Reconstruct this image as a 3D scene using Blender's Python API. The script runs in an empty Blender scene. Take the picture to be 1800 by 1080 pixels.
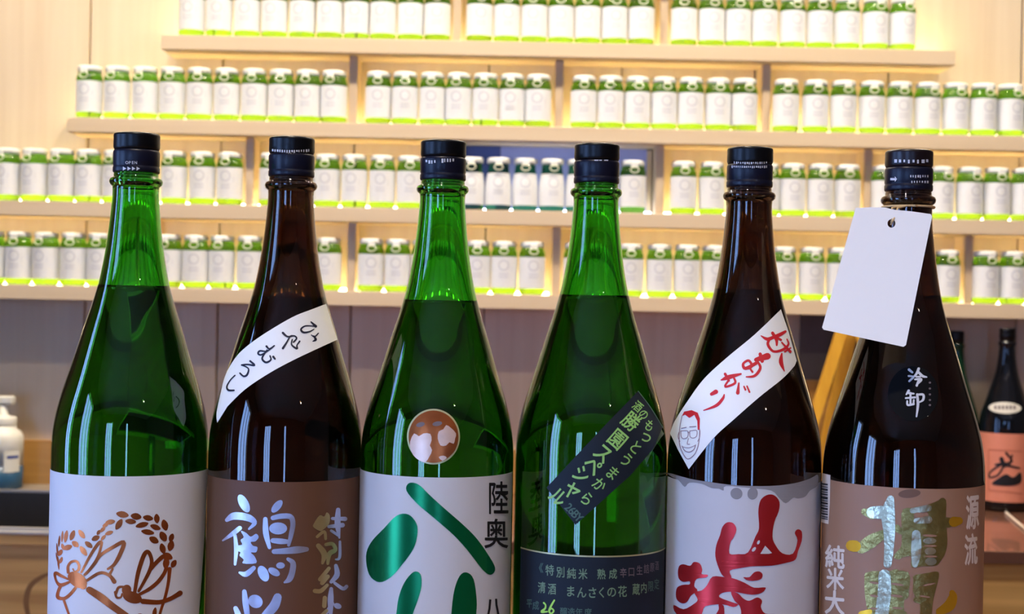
import bpy, bmesh, math, random
from mathutils import Vector, Matrix
from mathutils.geometry import tessellate_polygon
random.seed(7)
S = bpy.context.scene
C = S.collection
R = math.radians

# ------------------------------------------------------------------ camera
F = 2550.0                       # focal length in pixels of the 1800 x 1080 frame
ROLL = R(1.15)
CAM = Vector((0, 0, 1.234))
cd = bpy.data.cameras.new('camera'); cam = bpy.data.objects.new('camera', cd); C.objects.link(cam)
cd.sensor_width = 36; cd.lens = 36 * F / 1800; cd.clip_start = 0.02
cam.matrix_world = Matrix.Translation(CAM) @ Matrix.Rotation(R(90), 4, 'X') @ Matrix.Rotation(ROLL, 4, 'Z')
cd.dof.use_dof = True; cd.dof.focus_distance = 0.97; cd.dof.aperture_fstop = 15
S.camera = cam
# ------------------------------------------------------------------ world, view
w = bpy.data.worlds.new('sky'); S.world = w; w.use_nodes = True
bg = w.node_tree.nodes['Background']
bg.inputs[0].default_value = (0.27, 0.45, 1.0, 1); bg.inputs[1].default_value = 15.0
S.view_settings.view_transform = 'Standard'; S.view_settings.look = 'None'
S.view_settings.gamma = 1; S.view_settings.use_curve_mapping = False
S.view_settings.exposure = 0.25
S.cycles.use_denoising = True
S.cycles.max_bounces = 24; S.cycles.transmission_bounces = 20; S.cycles.transparent_max_bounces = 12
S.cycles.diffuse_bounces = 4; S.cycles.glossy_bounces = 6
S.cycles.caustics_reflective = False; S.cycles.caustics_refractive = True
S.cycles.sample_clamp_indirect = 6.0
SHELF_W = 10.5        # power of each downlight over the shelf wall
ROOM_W = 8.0        # power of each downlight over the room
LED_E = 26.0          # brightness of the strips on the shelves
WARM = (1.0, 0.85, 0.66)
# ------------------------------------------------------------------ pixel geometry
cr, sr = math.cos(ROLL), math.sin(ROLL)
def unroll(x, y):
    u, v = x - 900.0, y - 540.0
    return u * cr + v * sr, -u * sr + v * cr
def ray(x, y):
    u, v = unroll(x, y)
    return Vector((u / F, 1.0, -v / F))
def at(x, y, D):
    return CAM + ray(x, y) * D
# ------------------------------------------------------------------ materials
def lin(c):
    def f(v):
        v /= 255.0
        return v / 12.92 if v <= 0.04045 else ((v + 0.055) / 1.055) ** 2.4
    return (f(c[0]), f(c[1]), f(c[2]), 1)
MATS = {}
def mat(name, rgb, rough=0.5, metal=0.0, trans=0.0, ior=1.45, coat=0.0, emit=None, es=0.0, noise=0.0, nscale=60, bump=0.0, spec=0.5):
    if name in MATS: return MATS[name]
    m = bpy.data.materials.new(name); m.use_nodes = True
    nt = m.node_tree; b = nt.nodes['Principled BSDF']
    col = lin(rgb)
    b.inputs['Base Color'].default_value = col
    b.inputs['Roughness'].default_value = rough
    b.inputs['Metallic'].default_value = metal
    b.inputs['Transmission Weight'].default_value = trans
    b.inputs['IOR'].default_value = ior
    b.inputs['Coat Weight'].default_value = coat
    b.inputs['Specular IOR Level'].default_value = spec
    if emit:
        b.inputs['Emission Color'].default_value = (*emit, 1); b.inputs['Emission Strength'].default_value = es
    if noise or bump:
        tc = nt.nodes.new('ShaderNodeTexCoord'); n = nt.nodes.new('ShaderNodeTexNoise')
        n.inputs['Scale'].default_value = nscale; n.inputs['Detail'].default_value = 5
        nt.links.new(tc.outputs['Object'], n.inputs['Vector'])
        if noise:
            mx = nt.nodes.new('ShaderNodeMix'); mx.data_type = 'RGBA'
            mx.inputs[6].default_value = tuple(v * (1 - noise) for v in col[:3]) + (1,)
            mx.inputs[7].default_value = tuple(min(1, v * (1 + noise)) for v in col[:3]) + (1,)
            nt.links.new(n.outputs['Fac'], mx.inputs[0]); nt.links.new(mx.outputs[2], b.inputs['Base Color'])
        if bump:
            bp = nt.nodes.new('ShaderNodeBump'); bp.inputs['Strength'].default_value = bump; bp.inputs['Distance'].default_value = 0.001
            nt.links.new(n.outputs['Fac'], bp.inputs['Height']); nt.links.new(bp.outputs[0], b.inputs['Normal'])
    MATS[name] = m
    return m
def wood(name, rgb, rgb2, axis, rough=0.45, scale=14.0, contrast=1.0, spec=0.4):
    """procedural wood: noise drawn out along one axis, shifted for each object"""
    m = bpy.data.materials.new(name); m.use_nodes = True
    nt = m.node_tree; b = nt.nodes['Principled BSDF']; N = nt.nodes.new; L = nt.links.new
    tc = N('ShaderNodeTexCoord'); oi = N('ShaderNodeObjectInfo'); mp = N('ShaderNodeMapping')
    sc = [scale * 6] * 3; sc[axis] = scale * 0.22
    mp.inputs['Scale'].default_value = sc
    cx = N('ShaderNodeCombineXYZ')
    mu = N('ShaderNodeMath'); mu.operation = 'MULTIPLY'; mu.inputs[1].default_value = 37.0
    L(oi.outputs['Random'], mu.inputs[0])
    for i in range(3): L(mu.outputs[0], cx.inputs[i])
    L(cx.outputs[0], mp.inputs['Location']); L(tc.outputs['Object'], mp.inputs['Vector'])
    n = N('ShaderNodeTexNoise'); n.inputs['Scale'].default_value = 1.0; n.inputs['Detail'].default_value = 6; n.inputs['Distortion'].default_value = 0.4
    L(mp.outputs[0], n.inputs['Vector'])
    rp = N('ShaderNodeValToRGB'); rp.color_ramp.elements[0].position = 0.5 - 0.25 / contrast; rp.color_ramp.elements[1].position = 0.5 + 0.25 / contrast
    rp.color_ramp.elements[0].color = lin(rgb2); rp.color_ramp.elements[1].color = lin(rgb)
    L(n.outputs['Fac'], rp.inputs[0])
    hs = N('ShaderNodeHueSaturation')
    m2 = N('ShaderNodeMapRange'); m2.inputs[3].default_value = 0.93; m2.inputs[4].default_value = 1.06
    L(oi.outputs['Random'], m2.inputs[0]); L(m2.outputs[0], hs.inputs['Value']); L(rp.outputs[0], hs.inputs['Color'])
    L(hs.outputs[0], b.inputs['Base Color']); b.inputs['Roughness'].default_value = rough; b.inputs['Specular IOR Level'].default_value = spec
    MATS[name] = m
    return m
def glass(name, rgb_lin, ior, rough=0.0):
    m = bpy.data.materials.new(name); m.use_nodes = True
    nt = m.node_tree; nt.nodes.clear()
    o = nt.nodes.new('ShaderNodeOutputMaterial'); g = nt.nodes.new('ShaderNodeBsdfPrincipled')
    g.inputs['Base Color'].default_value = (*rgb_lin, 1); g.inputs['IOR'].default_value = ior
    g.inputs['Roughness'].default_value = rough; g.inputs['Transmission Weight'].default_value = 1.0
    nt.links.new(g.outputs[0], o.inputs[0])
    MATS[name] = m
    return m
def pane_mat(name):
    m = bpy.data.materials.new(name); m.use_nodes = True
    nt = m.node_tree; nt.nodes.clear(); N = nt.nodes.new
    o = N('ShaderNodeOutputMaterial'); t = N('ShaderNodeBsdfTransparent'); g = N('ShaderNodeBsdfGlossy'); f = N('ShaderNodeFresnel'); x = N('ShaderNodeMixShader')
    t.inputs[0].default_value = (0.93, 0.96, 0.95, 1); g.inputs['Roughness'].default_value = 0.02; f.inputs[0].default_value = 1.45
    nt.links.new(f.outputs[0], x.inputs[0]); nt.links.new(t.outputs[0], x.inputs[1]); nt.links.new(g.outputs[0], x.inputs[2]); nt.links.new(x.outputs[0], o.inputs[0])
    MATS[name] = m
    return m
wood('plank', (224, 208, 180), (213, 194, 164), 2, 0.42, 7)
wood('shelf_wood', (222, 202, 170), (213, 191, 157), 0, 0.45, 7)
wood('divider_wood', (218, 196, 164), (208, 184, 150), 2, 0.45, 7)
wood('cabinet_wood', (230, 190, 118), (186, 142, 78), 0, 0.35, 5, 1.5)
wood('splash_wood', (186, 140, 76), (160, 116, 60), 0, 0.4, 8)
wood('easel_wood', (232, 178, 60), (206, 150, 44), 2, 0.4, 12)
wood('counter_wood', (150, 112, 74), (120, 84, 52), 0, 0.4, 6)
wood('floor_wood', (150, 120, 90), (124, 96, 70), 1, 0.4, 4)
mat('plaster', (112, 98, 84), 0.9, noise=0.05, nscale=8)
mat('plaster_ceiling', (205, 198, 186), 0.9, noise=0.04, nscale=8)
mat('backing', (90, 76, 62), 0.9, noise=0.05)
mat('frame_dark', (44, 36, 30), 0.5, noise=0.08)
pane_mat('pane')
glass('green_glass', (0.13, 0.52, 0.07), 1.5)
glass('brown_glass', (0.15, 0.09, 0.06), 1.5)
glass('sake', (0.80, 0.86, 0.56), 1.34)
glass('jar_glass', (0.30, 0.66, 0.04), 1.42, 0.06)
glass('jar_neck_glass', (0.10, 0.34, 0.02), 1.42, 0.06)  # jar glass again, the dim backdrop behind the neck put into its colour
glass('dark_jar_glass', (0.05, 0.32, 0.10), 1.42, 0.06)
mat('jar_lid', (238, 240, 234), 0.35, noise=0.02)
mat('jar_ring', (236, 240, 210), 0.25, noise=0.02)
mat('jar_paper', (234, 236, 236), 0.6, noise=0.02, nscale=90)
mat('jar_print', (206, 208, 213), 0.6, noise=0.03)
mat('led', (255, 240, 210), 0.4, emit=(1.0, 0.80, 0.42), es=LED_E)
mat('cool_led', (240, 244, 255), 0.4, emit=(0.80, 0.88, 1.0), es=14)  # glow of the strip added for the blue bay
mat('lamp', (255, 250, 240), 0.4, emit=(1.0, 0.90, 0.74), es=60)
mat('lamp_trim', (225, 222, 216), 0.4, noise=0.03)
mat('cap_black', (7, 7, 10), 0.34, spec=0.35, noise=0.1)
mat('cap_navy', (13, 15, 34), 0.36, spec=0.4, noise=0.08)
mat('cap_brown', (26, 14, 16), 0.32, spec=0.45, noise=0.08)
mat('cap_print', (200, 202, 210), 0.5, noise=0.03)
mat('paper_white', (220, 220, 220), 0.55, noise=0.025, nscale=40, bump=0.05)
mat('paper_silver', (206, 204, 202), 0.45, noise=0.04, nscale=30, bump=0.25)
mat('paper_brown', (100, 64, 40), 0.55, noise=0.05, nscale=60, bump=0.05)
mat('paper_navy', (24, 32, 42), 0.55, spec=0.3, noise=0.06, nscale=60)
mat('paper_washi', (200, 197, 198), 0.6, noise=0.06, nscale=26, bump=0.2)
mat('paper_stain', (140, 136, 138), 0.65, noise=0.1, nscale=40)
mat('paper_taupe', (156, 116, 90), 0.5, noise=0.10, nscale=22, bump=0.1)
mat('smudge', (112, 82, 66), 0.6, noise=0.1)
mat('band_paper', (240, 240, 238), 0.55, noise=0.02)
mat('label_edge', (196, 190, 140), 0.4, metal=0.6, noise=0.05)
mat('copper_foil', (186, 100, 52), 0.30, metal=0.85, noise=0.45, nscale=70, bump=0.3)
mat('silver_foil', (196, 196, 212), 0.36, metal=0.85, noise=0.3, nscale=110, bump=0.4)
mat('gold_grey_foil', (204, 184, 130), 0.34, metal=0.8, noise=0.2, nscale=70)
mat('green_foil', (6, 122, 70), 0.25, metal=0.7, noise=0.15, nscale=40)
mat('red_foil', (196, 42, 44), 0.28, metal=0.6, noise=0.2, nscale=40)
mat('gold_foil', (226, 168, 40), 0.3, metal=0.7, noise=0.15)
mat('steel_gold_foil', (214, 208, 172), 0.3, metal=0.9, noise=0.35, nscale=140, bump=1.0)
mat('seal_light', (236, 200, 178), 0.35, metal=0.5, noise=0.12, nscale=200)
mat('olive_foil', (158, 140, 80), 0.32, metal=0.85, noise=0.4, nscale=140, bump=1.0)
mat('ink_black', (24, 22, 26), 0.5, noise=0.05)
mat('ink_navy', (22, 22, 44), 0.5, noise=0.05)
mat('ink_grey', (108, 96, 100), 0.6, noise=0.05)
mat('ink_face', (150, 120, 128), 0.6, noise=0.05)
mat('ink_red', (206, 34, 44), 0.5, noise=0.08)
mat('ink_green', (150, 204, 112), 0.5, noise=0.08)
mat('ink_teal', (74, 104, 90), 0.5, noise=0.08)
mat('ink_pale', (118, 146, 114), 0.5, noise=0.08)
mat('ink_lime', (170, 226, 90), 0.5, noise=0.08)
mat('ink_cream', (226, 210, 194), 0.5, noise=0.05)
mat('sticker_black', (6, 7, 10), 0.75, spec=0.15, noise=0.1)
mat('card', (240, 240, 240), 0.6, noise=0.01)
mat('string', (196, 166, 120), 0.8, noise=0.1)
mat('steel', (196, 190, 180), 0.4, metal=0.7, noise=0.06, nscale=20)
mat('steel_dark', (62, 60, 58), 0.4, metal=0.6, noise=0.1)
mat('worktop', (112, 78, 64), 0.14, coat=0.3, noise=0.12, nscale=14)
mat('soap_white', (232, 230, 218), 0.35, noise=0.02)
mat('soap_blue', (48, 88, 118), 0.25, noise=0.05)
mat('soap_ink', (70, 84, 150), 0.5, noise=0.05)
mat('pink_paper', (224, 142, 116), 0.5, noise=0.06)
mat('pink_line', (196, 116, 92), 0.5, noise=0.05)
mat('oval_paper', (212, 210, 200), 0.5, noise=0.08)
mat('board_grey', (84, 78, 76), 0.7, noise=0.12, nscale=30)
mat('blue_panel', (160, 168, 226), 0.35, noise=0.05)
mat('dark_blue_panel', (70, 86, 152), 0.35, noise=0.06)
mat('stain', (140, 102, 56), 0.5, noise=0.1)
M = MATS
# ------------------------------------------------------------------ mesh helpers
def link(name, me, m=None, parent=None, smooth=False):
    if m is not None: me.materials.append(m)
    if smooth:
        for p in me.polygons: p.use_smooth = True
    o = bpy.data.objects.new(name, me); C.objects.link(o)
    if parent: o.parent = parent
    return o
def from_bm(name, bm, m=None, parent=None, smooth=False):
    me = bpy.data.meshes.new(name); bm.to_mesh(me); bm.free()
    return link(name, me, m, parent, smooth)
def tag(o, label, cat, group=None):
    o['label'] = label; o['category'] = cat
    if group: o['group'] = group
    return o
def struct(o, label=None, cat=None):
    o['kind'] = 'structure'
    if label: o['label'] = label
    if cat: o['category'] = cat
    return o
def empty(name, loc, rz=0):
    o = bpy.data.objects.new(name, None); C.objects.link(o); o.location = loc; o.rotation_euler = (0, 0, rz)
    o.empty_display_size = 0.02
    return o
def add_box(bm, x0, x1, y0, y1, z0, z1, bev=0.0):
    r = bmesh.ops.create_cube(bm, size=1)
    vs = r['verts']
    for v in vs:
        v.co = Vector((x0 + (v.co.x + .5) * (x1 - x0), y0 + (v.co.y + .5) * (y1 - y0), z0 + (v.co.z + .5) * (z1 - z0)))
    if bev:
        es = list({e for v in vs for e in v.link_edges})
        bmesh.ops.bevel(bm, geom=es, offset=bev, segments=2, profile=0.5, affect='EDGES')
def box(name, x0, x1, y0, y1, z0, z1, m, parent=None, bev=0.0):
    bm = bmesh.new(); add_box(bm, x0, x1, y0, y1, z0, z1, bev)
    return from_bm(name, bm, m, parent)
def lathe_mesh(name, prof, seg=64, close=False):
    """prof: list of (r, z); r==0 gives a pole"""
    vs, fs, rows = [], [], []
    for r, z in prof:
        if r < 1e-7:
            rows.append([len(vs)]); vs.append((0, 0, z))
        else:
            rows.append(list(range(len(vs), len(vs) + seg)))
            for i in range(seg):
                a = 2 * math.pi * i / seg
                vs.append((r * math.sin(a), -r * math.cos(a), z))
    pairs = list(zip(rows, rows[1:]))
    if close: pairs.append((rows[-1], rows[0]))
    for a, b in pairs:
        if len(a) == 1 and len(b) == 1: continue
        for i in range(seg):
            j = (i + 1) % seg
            if len(a) == 1: fs.append((a[0], b[j], b[i]))
            elif len(b) == 1: fs.append((a[i], a[j], b[0]))
            else: fs.append((a[i], a[j], b[j], b[i]))
    me = bpy.data.meshes.new(name); me.from_pydata(vs, [], fs)
    bm = bmesh.new(); bm.from_mesh(me); bmesh.ops.recalc_face_normals(bm, faces=bm.faces); bm.to_mesh(me); bm.free()
    me.update()
    return me
def tube(bm, pts, rad, seg=8):
    rings = []
    for i, p in enumerate(pts):
        p = Vector(p)
        d = (Vector(pts[min(i + 1, len(pts) - 1)]) - Vector(pts[max(i - 1, 0)])).normalized()
        up = Vector((0, 0, 1)) if abs(d.z) < 0.9 else Vector((1, 0, 0))
        a = d.cross(up).normalized(); b = d.cross(a)
        r = rad[i] if isinstance(rad, (list, tuple)) else rad
        rings.append([bm.verts.new(p + a * r * math.cos(2 * math.pi * k / seg) + b * r * math.sin(2 * math.pi * k / seg)) for k in range(seg)])
    for q, s in zip(rings, rings[1:]):
        for k in range(seg):
            bm.faces.new((q[k], q[(k + 1) % seg], s[(k + 1) % seg], s[k]))
    bm.faces.new(rings[0]); bm.faces.new(rings[-1][::-1])
def catmull(pts, n=6, closed=False):
    out = []
    L = len(pts)
    rng = range(L if closed else L - 1)
    for i in rng:
        if closed: p = [pts[(i + k) % L] for k in (-1, 0, 1, 2)]
        else: p = [pts[max(i - 1, 0)], pts[i], pts[i + 1], pts[min(i + 2, L - 1)]]
        for s in range(n):
            t = s / n
            out.append(tuple(0.5 * (2 * b + (c - a) * t + (2 * a - 5 * b + 4 * c - d) * t * t + (3 * b - a - 3 * c + d) * t ** 3) for a, b, c, d in zip(*p)))
    if not closed: out.append(tuple(pts[-1]))
    return out
# ------------------------------------------------------------------ flat drawing in pixel units (outlines)
def frame_map(x0, y0, s):
    def f(poly): return [(x0 + p[0] * s, y0 + p[1] * s) for p in poly]
    f.s = s; f.o = (x0, y0)
    return f
def stroke(pts, n=5):
    """brush stroke through (x, y, width): outline with round ends"""
    if len(pts) == 2:
        a, b = pts; pts = [a, tuple((u + v) / 2 for u, v in zip(a, b)), b]
    P = catmull(pts, n)
    Lf, Rt = [], []
    for i, (x, y, wd) in enumerate(P):
        x0, y0, _ = P[max(i - 1, 0)]; x1, y1, _ = P[min(i + 1, len(P) - 1)]
        dx, dy = x1 - x0, y1 - y0; l = math.hypot(dx, dy) or 1
        nx, ny = -dy / l, dx / l
        Lf.append((x + nx * wd / 2, y + ny * wd / 2)); Rt.append((x - nx * wd / 2, y - ny * wd / 2))
    def cap(p, q, sgn):
        dx, dy = p[0] - q[0], p[1] - q[1]; l = math.hypot(dx, dy) or 1
        a0 = math.atan2(dy, dx); r = p[2] / 2
        return [(p[0] + r * math.cos(a0 + t), p[1] + r * math.sin(a0 + t)) for t in (sgn * 0.9, sgn * 0.3, -sgn * 0.3, -sgn * 0.9)]
    return Lf + cap(P[-1], P[-2], 1) + Rt[::-1] + cap(P[0], P[1], 1)
def strip_stroke(pts, n=5):
    """the same stroke as quads (safe for tight curls)"""
    if len(pts) == 2:
        a, b = pts; pts = [a, tuple((u + v) / 2 for u, v in zip(a, b)), b]
    P = catmull(pts, n)
    quads, prev = [], None
    for i, (x, y, wd) in enumerate(P):
        x0, y0, _ = P[max(i - 1, 0)]; x1, y1, _ = P[min(i + 1, len(P) - 1)]
        dx, dy = x1 - x0, y1 - y0; l = math.hypot(dx, dy) or 1
        nx, ny = -dy / l, dx / l
        cur = ((x + nx * wd / 2, y + ny * wd / 2), (x - nx * wd / 2, y - ny * wd / 2))
        if prev: quads.append([prev[0], cur[0], cur[1], prev[1]])
        prev = cur
    for (x, y, wd) in (P[0], P[-1]):
        quads.append([(x + wd / 2 * math.cos(t * math.pi / 5), y + wd / 2 * math.sin(t * math.pi / 5)) for t in range(10)])
    return quads
def ellipse(cx, cy, a, b, deg=0, n=20):
    c, s = math.cos(R(deg)), math.sin(R(deg))
    return [(cx + a / 2 * math.cos(t) * c - b / 2 * math.sin(t) * s, cy + a / 2 * math.cos(t) * s + b / 2 * math.sin(t) * c) for t in [2 * math.pi * k / n for k in range(n)]]
def grain(cx, cy, ln, wd, deg):
    c, s = math.cos(R(deg)), math.sin(R(deg)); out = []
    for k in range(14):
        t = 2 * math.pi * k / 14
        x = ln / 2 * math.cos(t); y = wd / 2 * math.sin(t) * (1 - 0.25 * abs(math.cos(t)))
        out.append((cx + x * c - y * s, cy + x * s + y * c))
    return out
def smooth(poly, n=4): return catmull(poly, n, True)
GL = {}
def glyph(ch, off=0.0):
    """triangles of a character in a unit box, from the built-in typeface"""
    k = (ch, off)
    if k not in GL:
        cu = bpy.data.curves.new('t', 'FONT'); cu.body = ch; cu.size = 1; cu.offset = off; cu.resolution_u = 3
        o = bpy.data.objects.new('t', cu); C.objects.link(o)
        bpy.context.view_layer.update()
        me = o.to_mesh(); me.calc_loop_triangles()
        vs = [(v.co.x, v.co.y) for v in me.vertices]; tr = [tuple(t.vertices) for t in me.loop_triangles]
        o.to_mesh_clear(); bpy.data.objects.remove(o); bpy.data.curves.remove(cu)
        xs = [v[0] for v in vs]; ys = [v[1] for v in vs]
        mx, my = (min(xs) + max(xs)) / 2, (min(ys) + max(ys)) / 2
        if 0x3000 < ord(ch[0]): mx, my = 0.5, 0.38
        GL[k] = ([(x - mx, y - my) for x, y in vs], tr)
    return GL[k]
def glyph_tris(ch, cx, cy, wd, ht, deg=0, off=0.012, shear=0.0):
    """a character as triangles; bold is made by overstriking"""
    if off > 0.0045:
        q = off * .8
        return [t for dx, dy in ((-q, 0), (q, 0), (0, q), (0, -q)) for t in glyph_tris(ch, cx + dx * wd, cy + dy * ht, wd, ht, deg, 0.004, shear)]
    vs, tr = glyph(ch, off); c, s = math.cos(R(deg)), math.sin(R(deg)); pv = []
    for x, y in vs:
        X, Y = x * wd, -y * ht + shear * x * wd
        pv.append((cx + X * c - Y * s, cy + X * s + Y * c))
    return [[pv[i] for i in t] for t in tr]
# ------------------------------------------------------------------ tall bottles
PR = [(3, 13.0), (26, 13.2), (27.2, 15.0), (30, 15.2), (31, 17.2), (33, 18.0), (35, 17.4), (36.5, 15.8), (40, 15.6), (50, 16.2), (64, 17.5), (80, 19.5), (100, 23.0),
      (110, 25.5), (121, 28.7), (132, 32.2), (143, 35.6), (158, 40.2), (170, 44.0), (182, 47.6), (195, 50.6), (208, 52.2), (220, 52.6)]
def pchip(P, x):
    if x <= P[0][0]: return P[0][1]
    if x >= P[-1][0]: return P[-1][1]
    n = len(P)
    for i in range(n - 1):
        if x <= P[i + 1][0]: break
    def slope(k):
        if k <= 0 or k >= n - 1: return 0.0
        a = (P[k][1] - P[k - 1][1]) / (P[k][0] - P[k - 1][0]); b = (P[k + 1][1] - P[k][1]) / (P[k + 1][0] - P[k][0])
        return 0.0 if a * b <= 0 else 2 * a * b / (a + b)
    h = P[i + 1][0] - P[i][0]; t = (x - P[i][0]) / h
    m0, m1 = slope(i) * h, slope(i + 1) * h
    return (2 * t ** 3 - 3 * t * t + 1) * P[i][1] + (t ** 3 - 2 * t * t + t) * m0 + (-2 * t ** 3 + 3 * t * t) * P[i + 1][1] + (t ** 3 - t * t) * m1
RT = [pchip(PR, k * 0.5) / 1000 for k in range(481)]
class Bottle:
    """a body of revolution standing upright; surface points are (angle, height)"""
    def __init__(self, X, Y, ztop, zbase, sr=1.0, sz=1.0):
        self.X, self.Y, self.zt, self.zb, self.s, self.sz = X, Y, ztop, zbase, sr, sz
        self.root = None
    def r(self, z):
        q = (self.zt - z) * 2000 / self.sz
        if q <= 0: return RT[0] * self.s
        if q >= 480: return RT[-1] * self.s
        i = int(q); f = q - i
        return (RT[i] * (1 - f) + RT[i + 1] * f) * self.s
    def hit(self, px, py):
        d = ray(px, py)
        t = self.Y - 0.03
        for _ in range(7):
            z = CAM.z + d.z * t; r = self.r(z)
            A = d.x * d.x + 1; B = -2 * (d.x * self.X + self.Y); Q = self.X ** 2 + self.Y ** 2 - r * r
            D = B * B - 4 * A * Q
            t = (-B - math.sqrt(D)) / (2 * A) if D > 0 else -B / (2 * A)
        P = CAM + d * t
        return math.atan2(P.x - self.X, self.Y - P.y), P.z
    def loc(self, th, z, off=0.0):
        """point relative to the root (base of the bottle)"""
        r = self.r(z) + off
        return Vector((r * math.sin(th), -r * math.cos(th), z - self.zb))
    def decal(self, name, polys, m, parent, off=0.0003, ed=0.003):
        bm = bmesh.new()
        for poly in polys:
            ring = []
            if len(poly) > 4:
                q = []
                for a, b in zip(poly, poly[1:] + poly[:1]):
                    l = math.hypot(b[0] - a[0], b[1] - a[1]); k = max(1, int(l / 6))
                    for i in range(k): q.append((a[0] + (b[0] - a[0]) * i / k, a[1] + (b[1] - a[1]) * i / k))
                poly = q
            for p in poly:
                th, z = self.hit(*p); ring.append(Vector((th * 0.05, z, 0)))
            tri = tessellate_polygon([ring]) if len(ring) > 3 else [(0, 1, 2)]
            vs = [bm.verts.new(v) for v in ring]
            for t in tri:
                try: bm.faces.new([vs[i] for i in t])
                except ValueError: pass
        self.finish(bm, ed, off)
        return from_bm(name, bm, m, parent, True)
    def finish(self, bm, ed, off):
        for _ in range(5):
            es = [e for e in bm.edges if e.calc_length() > ed]
            if not es: break
            bmesh.ops.subdivide_edges(bm, edges=es, cuts=1)
            bmesh.ops.triangulate(bm, faces=bm.faces)
        for f in bm.faces:
            if f.normal.z < 0: f.normal_flip()
        for v in bm.verts: v.co = self.loc(v.co.x / 0.05, v.co.y, off)
    def wrap(self, name, th0, th1, ztop, zbot, m, parent, off=0.00015, nt=48, nz=12, th1b=None, th0b=None):
        th1b = th1 if th1b is None else th1b; th0b = th0 if th0b is None else th0b
        vs, fs = [], []
        for j in range(nz + 1):
            f = j / nz
            z = ztop + (zbot - ztop) * f
            a, b = th0 + (th0b - th0) * f, th1 + (th1b - th1) * f
            for i in range(nt + 1): vs.append(self.loc(a + (b - a) * i / nt, z, off))
        for j in range(nz):
            for i in range(nt):
                k = j * (nt + 1) + i
                fs.append((k, k + nt + 1, k + nt + 2, k + 1))
        me = bpy.data.meshes.new(name); me.from_pydata(vs, [], fs)
        return link(name, me, m, parent, True)

COUNTER = 0.950
def make_bottle(label, glassm, X, Y, ytop_unrolled, level_px, cap_mats, group='tall bottles in a row'):
    ztop = CAM.z - (ytop_unrolled - 540) / F * Y
    B = Bottle(X, Y, ztop, COUNTER)
    B.root = tag(empty('sake_bottle', (X, Y, COUNTER)), label, 'bottle', group)
    H = ztop - COUNTER
    outer = []
    zts = [3, 10, 20, 26, 26.6, 27.2, 28.5, 30, 30.5, 31, 31.6, 32.3, 33, 33.7, 34.4, 35, 35.7, 36.5, 38] + list(range(40, 222, 4)) + [240, 280, 320, 360]
    Hm = H * 1000
    for zt in zts: outer.append((B.r(ztop - zt / 1000), H - zt / 1000))
    outer += [(0.0526, 0.012), (0.0515, 0.006), (0.049, 0.002), (0.046, 0.0), (0.040, 0.0), (0.030, 0.004), (0.0, 0.009)]
    inner = []
    for zt in [3, 20, 30] + list(range(36, 222, 4)) + [280, 340]:
        rr = B.r(ztop - zt / 1000)
        inner.append(((0.0095 if zt < 30 else min(rr - 0.0030, 0.0124 if zt <= 36 else 1)), H - zt / 1000))
    inner += [(0.0495, 0.018), (0.046, 0.011), (0.036, 0.010), (0.020, 0.013), (0.0, 0.015)]
    prof = [(0, 0.015)][:0] + inner[::-1] + outer
    me = lathe_mesh('glass', prof, 96)
    link('glass', me, M[glassm], B.root, True)
    # liquid, filling to the level seen in the photograph
    d = ray(900 + (X / Y) * F, level_px); zl = CAM.z + d.z * Y
    lp = [(0.0, 0.0148), (0.020, 0.0128), (0.036, 0.0098), (0.0462, 0.0108), (0.0497, 0.018)]
    for zt in [340, 280] + list(range(220, 34, -4)):
        z = ztop - zt / 1000
        if z < zl - 0.001: lp.append((B.r(z) - 0.0028, H - zt / 1000))
    rl = B.r(zl) - 0.0028
    lp += [(rl, zl - COUNTER), (rl - 0.0015, zl - COUNTER - 0.0008), (0.0, zl - COUNTER - 0.0010)]
    link('liquid', lathe_mesh('liquid', lp, 96), M['sake'], B.root, True)
    # screw cap: knurled top, groove, skirt, tamper band
    top, skirt = cap_mats
    t = lambda mm: H - mm / 1000
    cp = [(0.0, t(1.2)), (0.0128, t(1.2)), (0.0132, t(0.2)), (0.0146, t(0.0)), (0.0155, t(0.6)), (0.0157, t(1.8)), (0.0156, t(4)), (0.0157, t(6.5)), (0.0157, t(9.5)), (0.0152, t(10.6)), (0.0148, t(11.2)), (0.0140, t(11.2)), (0.0140, t(3.0)), (0.0, t(3.0))]
    cme = lathe_mesh('cap', cp, 72)
    for v in cme.vertices:                        # knurling
        rr = math.hypot(v.co.x, v.co.y)
        if rr > 0.01535 and (H - v.co.z) > 0.002:
            k = round(math.atan2(v.co.x, v.co.y) / (2 * math.pi) * 72)
            f = 1 - 0.012 * (k % 2); v.co.x *= f; v.co.y *= f
    capo = link('cap', cme, M[top], B.root, True)
    sp = [(0.0141, t(11.4)), (0.0149, t(11.4)), (0.0155, t(12.2)), (0.01575, t(13.2)), (0.01575, t(21.5)), (0.0154, t(22.2)), (0.0154, t(22.8)), (0.0158, t(23.4)), (0.0158, t(26.2)), (0.0154, t(26.9)), (0.0141, t(26.9))]
    sk = link('cap_skirt', lathe_mesh('cap_skirt', sp, 72, True), M[skirt], capo, True)
    B.cap, B.skirt, B.H = capo, sk, H
    return B

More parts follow.
